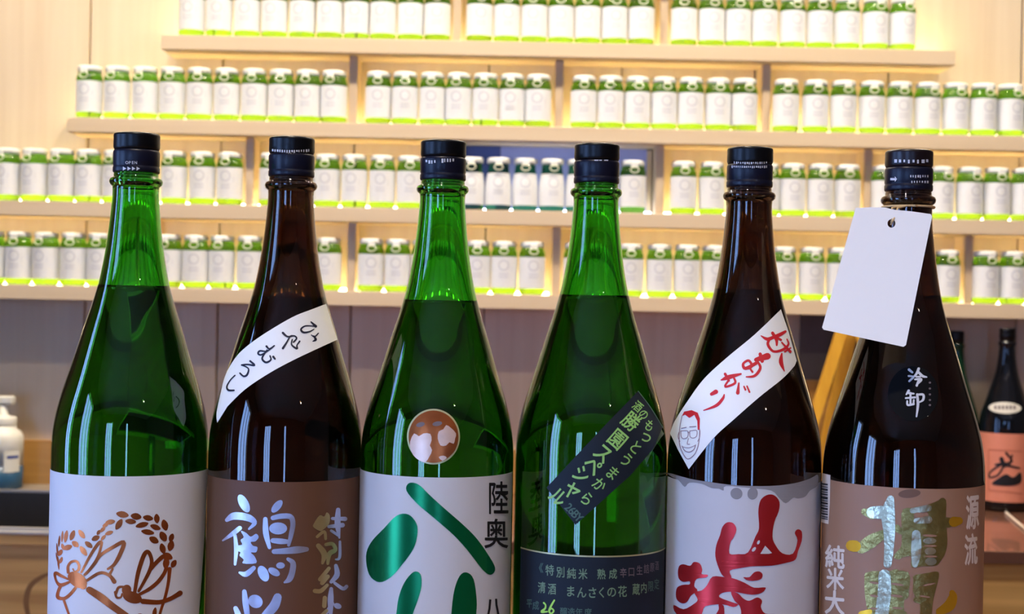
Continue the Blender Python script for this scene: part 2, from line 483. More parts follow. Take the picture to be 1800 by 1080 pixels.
def cap_marks(B, px_polys, m='cap_print', name='cap_print'):
    """print on the cap's skirt, laid on the cylinder of the skirt"""
    bm = bmesh.new()
    for poly in px_polys:
        pts = []
        for p in poly:
            d = ray(*p); r = 0.0161
            A = d.x ** 2 + 1; Bq = -2 * (d.x * B.X + B.Y); Q = B.X ** 2 + B.Y ** 2 - r * r; D = max(0, Bq * Bq - 4 * A * Q)
            P = CAM + d * ((-Bq - math.sqrt(D)) / (2 * A))
            pts.append(bm.verts.new((P.x - B.X, P.y - B.Y, P.z - B.zb)))
        if len(pts) == 3: bm.faces.new(pts)
        else:
            for t in tessellate_polygon([[v.co for v in pts]]):
                try: bm.faces.new([pts[i] for i in t])
                except ValueError: pass
    return from_bm(name, bm, M[m], B.skirt)
def dashes(x0, x1, y, h, n, sag=0.0, fill=0.6):
    out = []
    for k in range(n):
        a = x0 + (x1 - x0) * k / n; b = a + (x1 - x0) / n * fill * random.uniform(0.6, 1.2)
        f = ((a + b) / 2 - x0) / (x1 - x0); yy = y + sag * (1 - (2 * f - 1) ** 2)
        hh = h * random.uniform(0.6, 1.0)
        out.append([(a, yy), (b, yy), (b, yy + hh), (a, yy + hh)])
    return out

# ================================================================== the room
XL, XR, YF, YB, ZT = -2.6, 3.0, -3.2, 3.10, 2.72
fl = struct(box('floor', XL - .1, XR + .1, YF - .1, YB + .1, -0.05, 0, M['floor_wood']))
struct(box('ceiling', XL - .1, XR + .1, YF - .1, YB + .1, ZT, ZT + 0.05, M['plaster_ceiling']))
struct(box('wall_right', XR, XR + .08, YF, YB, 0, ZT, M['plaster']))
def holed_wall(name, along, c0, c1, t0, t1, holes, z0, z1):
    bm = bmesh.new()
    def put(a, b, za, zb):
        if b - a < 1e-4: return
        if along == 'x': add_box(bm, a, b, t0, t1, za, zb)
        else: add_box(bm, t0, t1, a, b, za, zb)
    p = c0
    for a, b in holes:
        put(p, a, 0, ZT); put(a, b, 0, z0); put(a, b, z1, ZT); p = b
    put(p, c1, 0, ZT)
    return struct(from_bm(name, bm, M['plaster']))
WZ0, WZ1 = 0.25, 2.30
LH = [(-2.55, -1.75), (-1.0, -0.10), (0.75, 1.15)]
FH = [(-2.05, -1.25), (0.25, 0.50)]
holed_wall('wall_left', 'y', YF, YB, XL - .1, XL, LH, WZ0, WZ1)
holed_wall('wall_front', 'x', XL, XR, YF - .1, YF, FH, WZ0, WZ1)
def window(n, along, a, b, t, mull):
    o = empty('window_%d' % n, ((a + b) / 2, t, WZ0) if along == 'x' else (t, (a + b) / 2, WZ0), 0 if along == 'x' else R(90))
    struct(o); h = (b - a) / 2; H = WZ1 - WZ0
    bm = bmesh.new()
    for x0, x1, z0, z1 in [(-h, -h + .04, 0, H), (h - .04, h, 0, H), (-h, h, 0, .05), (-h, h, H - .05, H)]:
        add_box(bm, x0, x1, -.03, .03, z0, z1)
    from_bm('window_frame', bm, M['frame_dark'], o)
    for k in range(1, mull):
        x = -h + 2 * h * k / mull
        box('mullion', x - .018, x + .018, -.022, .022, .05, H - .05, M['frame_dark'], o)
    for k in range(mull):
        x = -h + 2 * h * k / mull; x2 = -h + 2 * h * (k + 1) / mull
        box('pane', x + .02, x2 - .02, -.003, .003, .05, H - .05, M['pane'], o)
    ld = bpy.data.lights.new('daylight_portal', 'AREA'); ld.shape = 'RECTANGLE'; ld.size = 2 * h; ld.size_y = H; ld.cycles.is_portal = True
    lo = bpy.data.objects.new('daylight_portal', ld); C.objects.link(lo)
    lo.location = (o.location.x, o.location.y - .06, WZ0 + H / 2) if along == 'x' else (o.location.x - .06, o.location.y, WZ0 + H / 2)
    lo.rotation_euler = (R(90), 0, R(180)) if along == 'x' else (R(90), 0, R(-90))
window(1, 'y', *LH[0], XL - .05, 3); window(2, 'y', *LH[1], XL - .05, 3); window(5, 'y', *LH[2], XL - .05, 2)
window(3, 'x', *FH[0], YF - .05, 3); window(4, 'x', *FH[1], YF - .05, 1)
# shelf wall: backing plus single vertical planks
wb = struct(box('wall_back', XL, XR, YB, YB + .08, 0, ZT, M['backing']))
PX0, PW = -0.907, 0.2826
pm = None
for k in range(-3, 11):
    x = PX0 + k * PW
    if pm is None:
        bm = bmesh.new(); add_box(bm, .0015, PW - .0015, 0, .018, 0, ZT - .86, .0015)
        o = from_bm('plank', bm, M['plank'], wb); pm = o.data
    else:
        o = bpy.data.objects.new('plank', pm); C.objects.link(o); o.parent = wb
    o.location = (x, 3.080, .85)
# ceiling lamps
def downlight(x, y, power, label, size=.045, spread=150, em='lamp'):
    r = tag(empty('downlight', (x, y, ZT)), label, 'ceiling light', 'recessed ceiling downlights')
    link('trim_ring', lathe_mesh('trim_ring', [(size + .004, -.001), (size + .022, -.001), (size + .022, -.008), (size + .004, -.012)], 32, True), M['lamp_trim'], r, True)
    link('bulb', lathe_mesh('bulb', [(0, -.004), (size, -.004), (size, -.007), (0, -.007)], 24), M[em], r)
    ld = bpy.data.lights.new('downlight_beam', 'AREA'); ld.shape = 'DISK'; ld.size = size * 2; ld.energy = power; ld.color = WARM; ld.spread = R(spread)
    lo = bpy.data.objects.new('downlight_beam', ld); C.objects.link(lo); lo.location = (x, y, ZT - .02)
for k, x in enumerate((-1.15, -0.42, 0.31, 1.04)):
    downlight(x, 2.42, SHELF_W, 'warm ceiling downlight before the shelf wall, %s from left' % ('first', 'second', 'third', 'fourth')[k])
for x, y, nm in ((0.95, -0.55, 'right of the counter'), (-0.15, 0.35, 'above the front counter'), (1.55, -1.6, 'towards the far corner'), (-0.75, 1.75, 'over the sink aisle'), (0.85, 1.75, 'over the aisle at right')):
    downlight(x, y, ROOM_W if y < 1 else ROOM_W * .6, 'warm ceiling downlight in the room, ' + nm, spread=105)  # the two aisle lamps are added to brighten worktop and cabinet fronts
# front counter that carries the row of bottles
fc = tag(empty('front_counter', (0, 0.98, 0)), 'brown wooden counter carrying the row of tall bottles', 'counter')
box('counter_top', -1.0, 1.0, -.20, .22, COUNTER - .035, COUNTER, M['counter_wood'], fc, .003)
box('counter_front', -.97, .97, -.17, -.14, .05, COUNTER - .035, M['counter_wood'], fc)
box('counter_rear', -.97, .97, .16, .19, .05, COUNTER - .035, M['counter_wood'], fc)
box('plinth', -.95, .95, -.15, .17, 0, .05, M['counter_wood'], fc)

# ================================================================== shelf wall
ROWV = [-609, -462, -315, -168, -22]                  # shelf tops below the horizon, unrolled pixels
DS = 2.968                                            # depth of shelf fronts
DJ = 3.0                                              # depth of jar axes
def rowz(i): return CAM.z - ROWV[i] * DJ / F
def px_at(i, x, D=DJ, dv=-45):
    """world X of picture column x at the height of row i"""
    v = ROWV[i] + dv
    u = (x - 900 + v * sr) / cr
    return u * D / F
ENDS = [(448, 1515), (283, 1680), (118, 1845), (-47, 2010), (-212, 2175)]
DIVS = [[], [804, 1166], [622, 982, 1344], [441, 803, 1158, 1522], [262, 619, 977, 1337, 1698]]
NAMES = ['upper', 'top', 'second', 'third', 'lowest']
TH = .030
for i in range(5):
    x0, x1 = (px_at(i, e, DS, 10) for e in ENDS[i]); z = rowz(i)
    sh = tag(empty('wall_shelf', ((x0 + x1) / 2, DS, z)), ['pale wooden shelf above the frame, over the top row of jars', 'top pale wooden wall shelf, carrying twenty-six jars', 'second pale wooden wall shelf, second from the top', 'third pale wooden wall shelf, behind the bottle caps', 'lowest pale wooden wall shelf, above the taupe lower wall'][i], 'shelf', 'stepped wall shelves')
    cx = (x0 + x1) / 2
    box('board', x0 - cx, x1 - cx, 0, 3.079 - DS, -TH, 0, M['shelf_wood'], sh, .0012)
    edges = [x0] + [px_at(i, d, DJ + .02) for d in DIVS[i]] + [x1]
    if i == 0: continue
    for d in edges[1:-1]:
        box('divider', d - cx - .0085, d - cx + .0085, .034, 3.079 - DS, .0002, rowz(i - 1) - TH - z - .0005, M['divider_wood'], sh, .0008)
    for k, (a, b) in enumerate(zip(edges, edges[1:])):
        a2 = max(a, -1.4) + .014; b2 = min(b, 1.5) - .014
        if i == 3 and k == 2:                        # cool strip added to brighten the blue bay's panel
            box('led_strip', a2 - cx, b2 - cx, .066, .074, .0005, .0065, M['cool_led'], sh); continue
        box('led_strip', a2 - cx, b2 - cx, .066, .074, .0005, .0065, M['led'], sh)
# blue panel at the back of one bay
b0, b1 = px_at(3, 803, 3.07) + .012, px_at(3, 1136, 3.07)
zz = rowz(3)
bp = tag(empty('blue_panel', ((b0 + b1) / 2, 3.079, zz)), 'periwinkle blue panel at the back of the third shelf bay', 'panel')
cx = (b0 + b1) / 2; xm = px_at(3, 879, 3.07)
box('panel_face', xm - cx, b1 - cx, -.008, -.001, .001, .142, M['blue_panel'], bp)
box('dark_section', b0 - cx, xm - cx - .0005, -.009, -.001, .001, .142, M['dark_blue_panel'], bp)
box('frame_post', b1 - cx, b1 - cx + .010, -.016, -.001, .001, .138, M['divider_wood'], bp)

# ---- jars
def arc_patch(name, rfun, a0, a1, z0, z1, nt, nz, off):
    vs, fs = [], []
    for j in range(nz + 1):
        z = z0 + (z1 - z0) * j / nz
        for i in range(nt + 1):
            a = a0 + (a1 - a0) * i / nt; r = rfun(z) + off
            vs.append((r * math.sin(a), -r * math.cos(a), z))
    for j in range(nz):
        for i in range(nt):
            k = j * (nt + 1) + i; fs.append((k, k + 1, k + nt + 2, k + nt + 1))
    me = bpy.data.meshes.new(name); me.from_pydata(vs, [], fs)
    return me
def jar_print(rfun, zc, off):
    """ring emblem and blocks of small characters on the jar's label"""
    vs, fs = [], []
    def P(s, z):
        r = rfun(z) + off; a = s / rfun(zc); vs.append((r * math.sin(a), -r * math.cos(a), z)); return len(vs) - 1
    n = 24; ring = []
    for k in range(n):
        t = 2 * math.pi * k / n
        ring.append((P(.0112 * math.sin(t), zc + .0112 * math.cos(t)), P(.0086 * math.sin(t), zc + .0086 * math.cos(t))))
    for k in range(n):
        a, b = ring[k], ring[(k + 1) % n]; fs.append((a[0], b[0], b[1], a[1]))
    rnd = random.Random(3)
    def q(s0, s1, z0, z1): fs.append((P(s0, z0), P(s1, z0), P(s1, z1), P(s0, z1)))
    for row, zr in enumerate((zc - .0195, zc - .0255)):
        for k in range(5):
            s = -.009 + k * .0038
            q(s, s + .0028, zr, zr + .0012); q(s, s + .0026, zr + .002, zr + .003); q(s + .001, s + .0018, zr - .0004, zr + .0042)
    q(-.012, .012, zc - .0345, zc - .0339)
    for k in range(5): q(.0165, .0178, zc - .012 + k * .0024, zc - .0105 + k * .0024)
    me = bpy.data.meshes.new('label_print'); me.from_pydata(vs, [], fs)
    return me
def jar_kind(prof, rfun, glassm, lab0, lab1, neckm):
    P = {}
    zs = .0776; lo = [p for p in prof if p[1] < zs]; hi = [p for p in prof if p[1] > zs]; rs = rfun(zs)
    P['body'] = lathe_mesh('body', lo + [(rs, zs - .0001), (0, zs - .0001)], 32); P['body'].materials.append(M[glassm])
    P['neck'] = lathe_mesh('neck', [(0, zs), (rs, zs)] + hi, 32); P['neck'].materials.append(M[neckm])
    P['lid'] = lathe_mesh('lid', [(0, .1092), (.0222, .1092), (.0243, .1078), (.0247, .1055), (.0247, .1000), (.0240, .0985), (.0225, .0985), (.0225, .0975), (0, .0975)], 32); P['lid'].materials.append(M['jar_lid'])
    P['label'] = arc_patch('label', rfun, R(-115), R(115), lab0, lab1, 28, 5, .0002); P['label'].materials.append(M['jar_paper'])
    P['label_print'] = jar_print(rfun, lab0 + (lab1 - lab0) * .72, .0005); P['label_print'].materials.append(M['jar_print'])
    # pull tab: a white tongue from the lid and an oval ring hanging from it
    bm = bmesh.new(); add_box(bm, -.0072, .0072, -.0292, -.0240, .0925, .1040, .0012)
    me = bpy.data.meshes.new('pull_tab'); bm.to_mesh(me); bm.free(); me.materials.append(M['jar_lid']); P['pull_tab'] = me
    bm = bmesh.new(); pts = [(.0088 * math.cos(2 * math.pi * k / 20), -.0288 - .0004 * math.cos(2 * math.pi * k / 10), .0885 + .0060 * math.sin(2 * math.pi * k / 20)) for k in range(21)]
    tube(bm, pts, .0015, 6); me = bpy.data.meshes.new('pull_ring'); bm.to_mesh(me); bm.free(); me.materials.append(M['jar_ring']); P['pull_ring'] = me
    for me in P.values():
        if me.name.startswith(('body', 'neck', 'lid', 'label', 'pull_ring')):
            for p in me.polygons: p.use_smooth = True
    return P
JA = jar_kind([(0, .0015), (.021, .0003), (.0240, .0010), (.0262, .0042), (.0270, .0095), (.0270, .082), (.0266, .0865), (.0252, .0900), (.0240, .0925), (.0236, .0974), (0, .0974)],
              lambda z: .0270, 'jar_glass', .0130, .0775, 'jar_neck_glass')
def rtap(z): return .0270 if z < .040 else .0270 - .0052 * ((z - .040) / .045) ** 1.8
JB = jar_kind([(0, .0015), (.021, .0003), (.0240, .0010), (.0262, .0042), (.0270, .0095), (.0270, .040)] + [(rtap(.040 + k * .005), .040 + k * .005) for k in range(1, 10)] + [(.0212, .0925), (.0210, .0974), (0, .0974)],
              rtap, 'dark_jar_glass', .0115, .0775, 'dark_jar_glass')
ORD = ['first', 'second', 'third', 'fourth', 'fifth', 'sixth', 'seventh', 'eighth', 'ninth', 'tenth', 'eleventh', 'twelfth']
# columns of jar axes in the photograph, one list for each bay; 'h': hidden by a tall bottle's neck; 't': tapered kind
JARS = {
 1: [[338, 386, 435, 483, 532, 580, 627, 674, 722, 769], [843, 891, 939, 986, 1033, 1080, 1127], [1202, 1250, 1297, 1344, 1393, 1441, 1489, 1538, 1586]],
 2: [[157, 206, 255, 303, 351, 399, 447, 494, 541, 587], [665, 712, 760, 806, 853, 900, 946], [1026, 1073, 1120, 1167, 1214, 1262, 1308], [1381, 1433, 1482, 1532, 1581, 1630, 1679, 1727, 1775, 1823]],
 3: [[-35, 13, 61, 109, 156, 204, (252, 'h'), 306, 356, 404], [479, (528, 'h'), 575, 623, 672, 720, (767, 'h')], [(829, 't'), (876, 't'), (923, 't'), (970, 't'), (1017, 't'), (1064, 'h'), 1112], [1201, 1251, (1300, 'h'), 1347, 1393, 1441, 1489], [1554, (1604, 'h'), 1654, 1703, 1751, 1799]],
 4: [[-61, -14, 33, 81, 129, 176, (223, 'h')], [297, 344, 390, 439, (486, 'h'), (532, 'h'), 577], [652, 699, 746, (793, 'h'), 839, 886, 935], [1013, (1060, 'h'), 1108, 1159, 1207, 1255, (1303, 'h')], [1377, 1426, 1475, (1523, 'h'), (1570, 'h'), (1617, 'h'), 1664], [1732, 1779, 1826]],
}
NECK = [(300, 'first'), (560, 'second'), (850, 'third'), (1110, 'fourth'), (1390, 'fifth'), (1700, 'sixth')]
for i, bays in JARS.items():
    z = rowz(i)
    for bi, bay in enumerate(bays):
        n = 0; hid = {}
        for e in bay:
            x, fl_ = e if isinstance(e, tuple) else (e, '')
            P = JB if fl_ == 't' else JA
            if fl_ == 'h':
                nk = next(b for a, b in NECK if x < a)
                k = hid.get(nk, 0); hid[nk] = k + 1
                lab = 'small green jar on the %s shelf, behind the %s tall bottle%s' % (NAMES[i], nk, ('', ', next to another', ', rightmost there')[k])
            else:
                lab = 'small %s with white label, %s shelf, %s bay, %s from left' % ('dark green tapered jar' if fl_ == 't' else 'bright green jar', NAMES[i], ORD[bi], ORD[n])
                n += 1
            X = px_at(i, x)
            tilt = R((x - 900) / 900 * 9 + random.uniform(-9, 9))
            r = tag(empty('sake_jar', (X, DJ + random.uniform(-.002, .002), z), tilt), lab, 'jar', 'white-labelled jars on the wall shelves')
            for nm in ('body', 'neck', 'lid', 'pull_tab', 'pull_ring', 'label'):
                o = bpy.data.objects.new(nm, P[nm]); C.objects.link(o)
                o.parent = r
                if nm == 'label':
                    q = bpy.data.objects.new('label_print', P['label_print']); C.objects.link(q); q.parent = o

# ================================================================== back counter, sink and what stands there
WT = 0.840; CF = 2.45
SX0, SX1, SY0, SY1 = -1.55, -0.62, CF + .012, 2.93
wk = tag(empty('worktop', (0, CF, WT)), 'glossy brown worktop on the pale cabinets along the shelf wall', 'worktop')
for nm, x0, x1, y0, y1, mm in (('worktop_slab', SX1 + .0005, 1.6, CF - .012, 3.064, 'worktop'), ('front_strip', -1.7, SX1, CF - .012, SY0 - .0005, 'steel'), ('rear_ledge', -1.7, SX1, SY1 + .0005, 3.064, 'steel')):
    box(nm, x0, x1, y0 - CF, y1 - CF, -.006 if nm == 'front_strip' else -.022, 0, M[mm], wk, .002)
box('front_lip', -1.7, SX1, -.010, .0, -.022, -.0061, M['cabinet_wood'], wk)
for x0, lab in ((-1.15, 'pale wood-grain base cabinet under the sink, at the left edge'), (-.60, 'pale wood-grain base cabinet behind the second and third tall bottles'), (-.05, 'pale wood-grain base cabinet behind the fourth tall bottle'), (.50, 'pale wood-grain base cabinet below the pink-labelled bottle')):
    cb = tag(empty('base_cabinet', (x0 + .275, CF, 0)), lab, 'cabinet', 'base cabinets under the worktop')
    box('door', -.273, .273, 0, .018, .10, WT - .023, M['cabinet_wood'], cb, .002)
    box('carcass', -.274, .274, .0185, .55, .08, .64, M['backing'], cb)
    if x0 == -1.15:
        bc = cb;
bm = bmesh.new()   # a dark curved streak laid on the left door
prev = None
kn = catmull([(97, 1006, 2), (75, 1014, 7), (54, 1030, 9), (46, 1055, 10), (49, 1080, 8), (56, 1105, 4)], 5)
for k, (x, y, wd) in enumerate(kn):
    x0, y0, _ = kn[max(k - 1, 0)]; x1, y1, _ = kn[min(k + 1, len(kn) - 1)]
    l = math.hypot(x1 - x0, y1 - y0); nx, ny = -(y1 - y0) / l * wd / 2, (x1 - x0) / l * wd / 2
    cur = [bm.verts.new(at(x + q * nx, y + q * ny, CF - .0004) - bc.location) for q in (-1, 1)]
    if prev: bm.faces.new((prev[0], prev[1], cur[1], cur[0]))
    prev = cur
bmesh.ops.recalc_face_normals(bm, faces=bm.faces)
from_bm('wood_knot', bm, M['stain'], bc)
sk = tag(empty('sink', ((SX0 + SX1) / 2, (SY0 + SY1) / 2, WT)), 'steel sink basin let into the back counter beside the soap', 'sink')
hx, hy = (SX1 - SX0) / 2, (SY1 - SY0) / 2
bm = bmesh.new()
t = .0015
add_box(bm, -hx, -hx + t, -hy, hy, -.18, -.001); add_box(bm, hx - t, hx, -hy, hy, -.18, -.001)
add_box(bm, -hx, hx, -hy, -hy + t, -.18, -.001); add_box(bm, -hx, hx, hy - t, hy, -.18, -.001); add_box(bm, -hx, hx, -hy, hy, -.182, -.18)
from_bm('basin', bm, M['steel_dark'], sk)
bm = bmesh.new()
for x0, x1, y0, y1 in ((-hx - .012, hx + .012, -hy - .012, -hy), (-hx - .012, hx + .012, hy, hy + .012), (-hx - .012, -hx, -hy, hy), (hx, hx + .012, -hy, hy)):
    add_box(bm, x0, x1, y0, y1, .0002, .004)
from_bm('rim', bm, M['steel'], sk)
sb = struct(box('trim_1', -1.7, 1.6, 3.066, 3.0795, WT - .02, WT + .092, M['splash_wood'], None, .001), 'yellow-brown wooden splash strip behind the sink', 'trim')

# soap dispenser
sd = tag(empty('soap_dispenser', (at(4, 855, 2.99).x, 2.99, WT)), 'white pump soap dispenser with blue liquid beside the sink', 'dispenser')
link('body', lathe_mesh('body', [(0, 0), (.038, 0), (.0405, .003), (.0405, .048), (0, .048)], 40), M['soap_blue'], sd, True)
link('upper_body', lathe_mesh('upper_body', [(0, .048), (.0405, .048), (.0405, .098), (.0395, .108), (.035, .117), (.027, .122), (.026, .128), (0, .128)], 40), M['soap_white'], sd, True)
pu = link('pump', lathe_mesh('pump', [(0, .1282), (.0255, .1282), (.0265, .131), (.0265, .143), (.025, .147), (.013, .149), (.0095, .152), (.0095, .172), (0, .172)], 32), M['soap_white'], sd, True)
bm = bmesh.new(); add_box(bm, -.055, .021, -.012, .012, .1722, .190, .004); from_bm('nozzle', bm, M['soap_white'], pu)
sl = link('label', arc_patch('label', lambda z: .0405, R(22), R(72), .036, .080, 12, 2, .0004), M['soap_white'], sd, True)
link('label_mark', arc_patch('label_mark', lambda z: .0405, R(30), R(66), .064, .070, 10, 1, .0008), M['soap_ink'], sl, True)

# bottles on the back counter, right
def small_bottle(px_axis, D, ytop, label, glassm, sr_):
    u, v = unroll(px_axis, ytop); zt = CAM.z - v * D / F; X = u * D / F
    H = zt - WT
    B = Bottle(X, D, zt, WT, sr_, H / .397)
    B.root = tag(empty('sake_bottle', (X, D, WT)), label, 'bottle', 'bottles on the back counter')
    prof = [(0, .004), (.03, .003), (.044 * sr_, 0), (.0505 * sr_, .004), (.0526 * sr_, .012), (.0526 * sr_, .1)]
    for zt_ in list(range(250, 36, -8)) + [35, 33, 31, 29, 27.3]:
        z = zt - zt_ / 1000 * B.sz; prof.append((B.r(z), z - WT))
    prof.append((0, prof[-1][1]))
    link('glass', lathe_mesh('glass', prof, 48), M[glassm], B.root, True)
    t = lambda mm: H - mm / 1000 * B.sz
    link('cap', lathe_mesh('cap', [(0, t(27.2)), (.0156 * sr_, t(27.2)), (.0158 * sr_, t(13)), (.0150 * sr_, t(11.5)), (.0157 * sr_, t(10)), (.0157 * sr_, t(1)), (.0145 * sr_, t(0)), (0, t(0))], 40), M['cap_black'], B.root, True)
    return B
mat('black_glass', (14, 16, 22), 0.06, noise=0.1, coat=0.3); mat('dark_green_glass', (16, 52, 34), 0.08, noise=0.1, coat=0.3)
s1 = small_bottle(1771, 2.97, 577, 'dark sake bottle with pink dragonfly label on the back counter', 'black_glass', 1.0)
small_bottle(1683, 3.013, 582, 'dark green bottle behind the rightmost tall bottle', 'dark_green_glass', 0.88)
f = frame_map(1400, 640, .4073)
_, za = s1.hit(1771, 763); _, zb_ = s1.hit(1771, 884)
lb = s1.wrap('label', R(-100), R(100), za, zb_, M['pink_paper'], s1.root, nt=30, nz=3, off=.0004)
lines = []
for st in ([(905, 385, 10), (930, 420, 8), (900, 430, 8)], [(930, 395, 8), (915, 440, 8), (890, 430, 10)], [(890, 430, 10), (840, 465, 8), (835, 490, 8), (870, 480, 8), (895, 440, 8)], [(895, 435, 10), (960, 450, 8)], [(860, 435, 8), (895, 430, 12)], [(885, 410, 18), (895, 440, 18)]):
    lines += [f(q) for q in strip_stroke(st)]
s1.decal('dragonfly_print', lines, M['ink_black'], lb, .0009)
s1.decal('rock_print', [f(smooth([(845, 520), (870, 495), (905, 476), (935, 490), (965, 468), (968, 512), (920, 527)]))], M['ink_black'], lb, .0009)
s1.decal('frame_print', [f(q) for st in ([(830, 370, 5), (970, 378, 5)], [(830, 370, 5), (830, 545, 5)], [(830, 545, 5), (970, 560, 5)]) for q in strip_stroke(st)], M['pink_line'], lb, .0007)
ov = s1.decal('neck_label', [[(1400 + .4073 * x, 640 + .4073 * y) for x, y in ellipse(900, 190, 140, 50, 2)]], M['oval_paper'], s1.root, .0005)
s1.decal('neck_label_print', [f(q) for k in range(6) for q in [[(855 + k * 16, 180), (865 + k * 16, 180), (865 + k * 16, 196), (855 + k * 16, 196)]]], M['ink_grey'], ov, .0010)

pa, pb = at(1768, 897, 2.90), at(1812, 929, 2.62)
pa.z = pb.z = WT + .003
stk = bmesh.new(); tube(stk, [Vector((0, 0, 0)), (pb - pa) * .5, pb - pa], [.0022, .003, .003], 8)
so = from_bm('stick', stk, M['ink_cream'], None, True); so.location = pa  # thin pale tube drawn as one line across the worktop
tag(so, 'thin pale stick lying on the worktop before the pink-labelled bottle', 'stick')
# flat dark grey panel and yellow easel on the back counter
p0, p1 = at(1408, 552, 3.035), at(1628, 672, 3.035)
gb = tag(empty('display_board', ((p0.x + p1.x) / 2, 3.035, WT)), 'dark grey board on a brown wooden stand behind the easel', 'board')
hw = (p1.x - p0.x) / 2; zc = p1.z - WT
box('grey_panel', -hw, hw, 0, .012, zc, p0.z - WT, M['board_grey'], gb, .001)
box('stand', -hw, hw, -.004, .028, 0, zc - .0005, M['splash_wood'], gb, .002)
ea = tag(empty('easel', (at(1470, 760, 2.94).x, 2.94, WT)), 'yellow wooden easel legs seen below the white hang tag', 'easel')
def leg(a, b, Da, Db, wd):
    A = at(*a, Da) - ea.location; Bp = at(*b, Db) - ea.location
    k = (A.z - .006) / (A.z - Bp.z); Bp = A + (Bp - A) * k
    d = (Bp - A).normalized(); s = Vector((0, 1, 0)).cross(d).normalized() * wd; y = Vector((0, .006, 0))
    bm = bmesh.new()
    q = [bm.verts.new(p) for p in (A - s - y, A + s - y, A + s + y, A - s + y, Bp - s - y, Bp + s - y, Bp + s + y, Bp - s + y)]
    for fc_ in ((0, 1, 2, 3), (7, 6, 5, 4), (0, 4, 5, 1), (1, 5, 6, 2), (2, 6, 7, 3), (3, 7, 4, 0)): bm.faces.new([q[i] for i in fc_])
    bmesh.ops.recalc_face_normals(bm, faces=bm.faces)
    return from_bm('leg', bm, M['easel_wood'], ea)
leg((1480, 580), (1431, 735), 2.94, 2.92, .011)
leg((1497, 580), (1470, 700), 2.955, 2.975, .012)
leg((1510, 580), (1560, 735), 2.94, 2.92, .011)

# ================================================================== the six tall bottles
B1 = make_bottle('green bottle with white label of copper dragonflies and rice ears', 'green_glass', -.2608, 1.000, 249.2, 503, ('cap_black', 'cap_navy'))
B2 = make_bottle('brown bottle with brown silver-lettered label and white diagonal band', 'brown_glass', -.1545, 1.004, 250.8, 523, ('cap_black', 'cap_navy'))
B3 = make_bottle('green bottle with silvery label of green leaf-shaped strokes and copper seal', 'green_glass', -.0494, 1.000, 251.4, 529, ('cap_black', 'cap_navy'))
B4 = make_bottle('green bottle with dark navy label and slanted navy sticker', 'green_glass', .0569, 1.008, 252.0, 520, ('cap_black', 'cap_navy'))
B5 = make_bottle('dark brown bottle with red brushwork label and slanted white face band', 'brown_glass', .1620, 1.000, 252.6, 510, ('cap_black', 'cap_navy'))
B6 = make_bottle('dark brown bottle with taupe gold-lettered label and hanging white tag', 'brown_glass', .2640, .972, 252.0, 520, ('cap_brown', 'cap_navy'))
# ---- first bottle
th_a, z_ = B1.hit(365, 824); th_b, _ = B1.hit(346, 1080)
_, zt1 = B1.hit(232, 838)
L1 = B1.wrap('label', R(-105), th_a, zt1, COUNTER + .03, M['paper_white'], B1.root, th1b=th_b - .06)
f = frame_map(90, 860, .20374)
g = [(615, 220, 110, 60, 10), (732, 237, 95, 62, 10), (585, 305, 105, 55, -60), (685, 280, 95, 50, 5), (510, 285, 85, 46, -10), (835, 250, 90, 52, 10), (910, 255, 82, 52, 85), (783, 310, 115, 50, -15), (978, 312, 100, 62, 75), (898, 330, 95, 50, 20), (832, 372, 115, 50, 10), (885, 440, 90, 60, 30), (965, 410, 95, 65, 60), (1035, 420, 75, 48, -70), (960, 515, 95, 55, 75), (1030, 490, 95, 60, -75), (1005, 580, 90, 60, 30), (1055, 645, 75, 50, -60), (990, 640, 100, 60, -80), (500, 380, 75, 38, -20), (385, 425, 75, 50, -25), (410, 375, 50, 32, -60), (445, 350, 60, 34, -50), (470, 310, 60, 34, -30), (450, 420, 60, 30, -50),
     (265, 390, 90, 45, 55), (185, 400, 95, 45, -70), (130, 410, 110, 36, -80), (98, 410, 100, 20, -85), (72, 450, 100, 20, -85), (210, 475, 70, 50, 40), (145, 505, 80, 50, -20), (105, 500, 60, 32, 70), (280, 535, 100, 48, 55), (325, 480, 80, 46, 40), (80, 550, 65, 40, -60), (88, 615, 60, 30, -70), (55, 520, 110, 16, 85), (65, 640, 120, 18, 85), (52, 590, 90, 14, 80)]
B1.decal('rice_print', [f(grain(*e)) for e in g] + [f(q) for q in strip_stroke([(1020, 690, 35), (1010, 800, 28), (985, 920, 26), (950, 1030, 24), (930, 1100, 22), (900, 1200, 20)])] + [f(grain(890, 1070, 100, 40, -80)), f(grain(775, 1090, 60, 30, 20))], M['copper_foil'], L1)
d1 = [f(ellipse(228, 785, 185, 120, 35)), f(ellipse(275, 835, 70, 60, 35))]
for st in ([(150, 720, 26), (148, 670, 24), (175, 630, 22), (220, 625, 22), (242, 660, 22), (235, 700, 22), (205, 712, 12), (190, 690, 12)],
           [(262, 720, 18), (330, 590, 24), (400, 480, 28), (435, 460, 26), (420, 540, 22), (390, 620, 30), (330, 700, 26), (290, 740, 22)],
           [(390, 620, 26), (440, 560, 26), (520, 510, 30), (625, 458, 34), (600, 550, 36), (545, 650, 30), (490, 690, 20)],
           [(310, 790, 24), (420, 725, 28), (500, 745, 28), (545, 800, 38)], [(500, 745, 24), (530, 690, 18)],
           [(150, 780, 16), (90, 750, 26), (38, 725, 26), (45, 790, 18), (85, 830, 32), (165, 800, 20)],
           [(85, 835, 28), (62, 890, 26), (62, 935, 32), (115, 945, 28), (170, 905, 28), (222, 840, 24)],
           [(112, 960, 22), (140, 1040, 20), (165, 1110, 18)],
           [(330, 870, 56), (430, 935, 66), (520, 1005, 60), (640, 1090, 56), (760, 1170, 50)]):
    d1 += [f(q) for q in strip_stroke(st)]
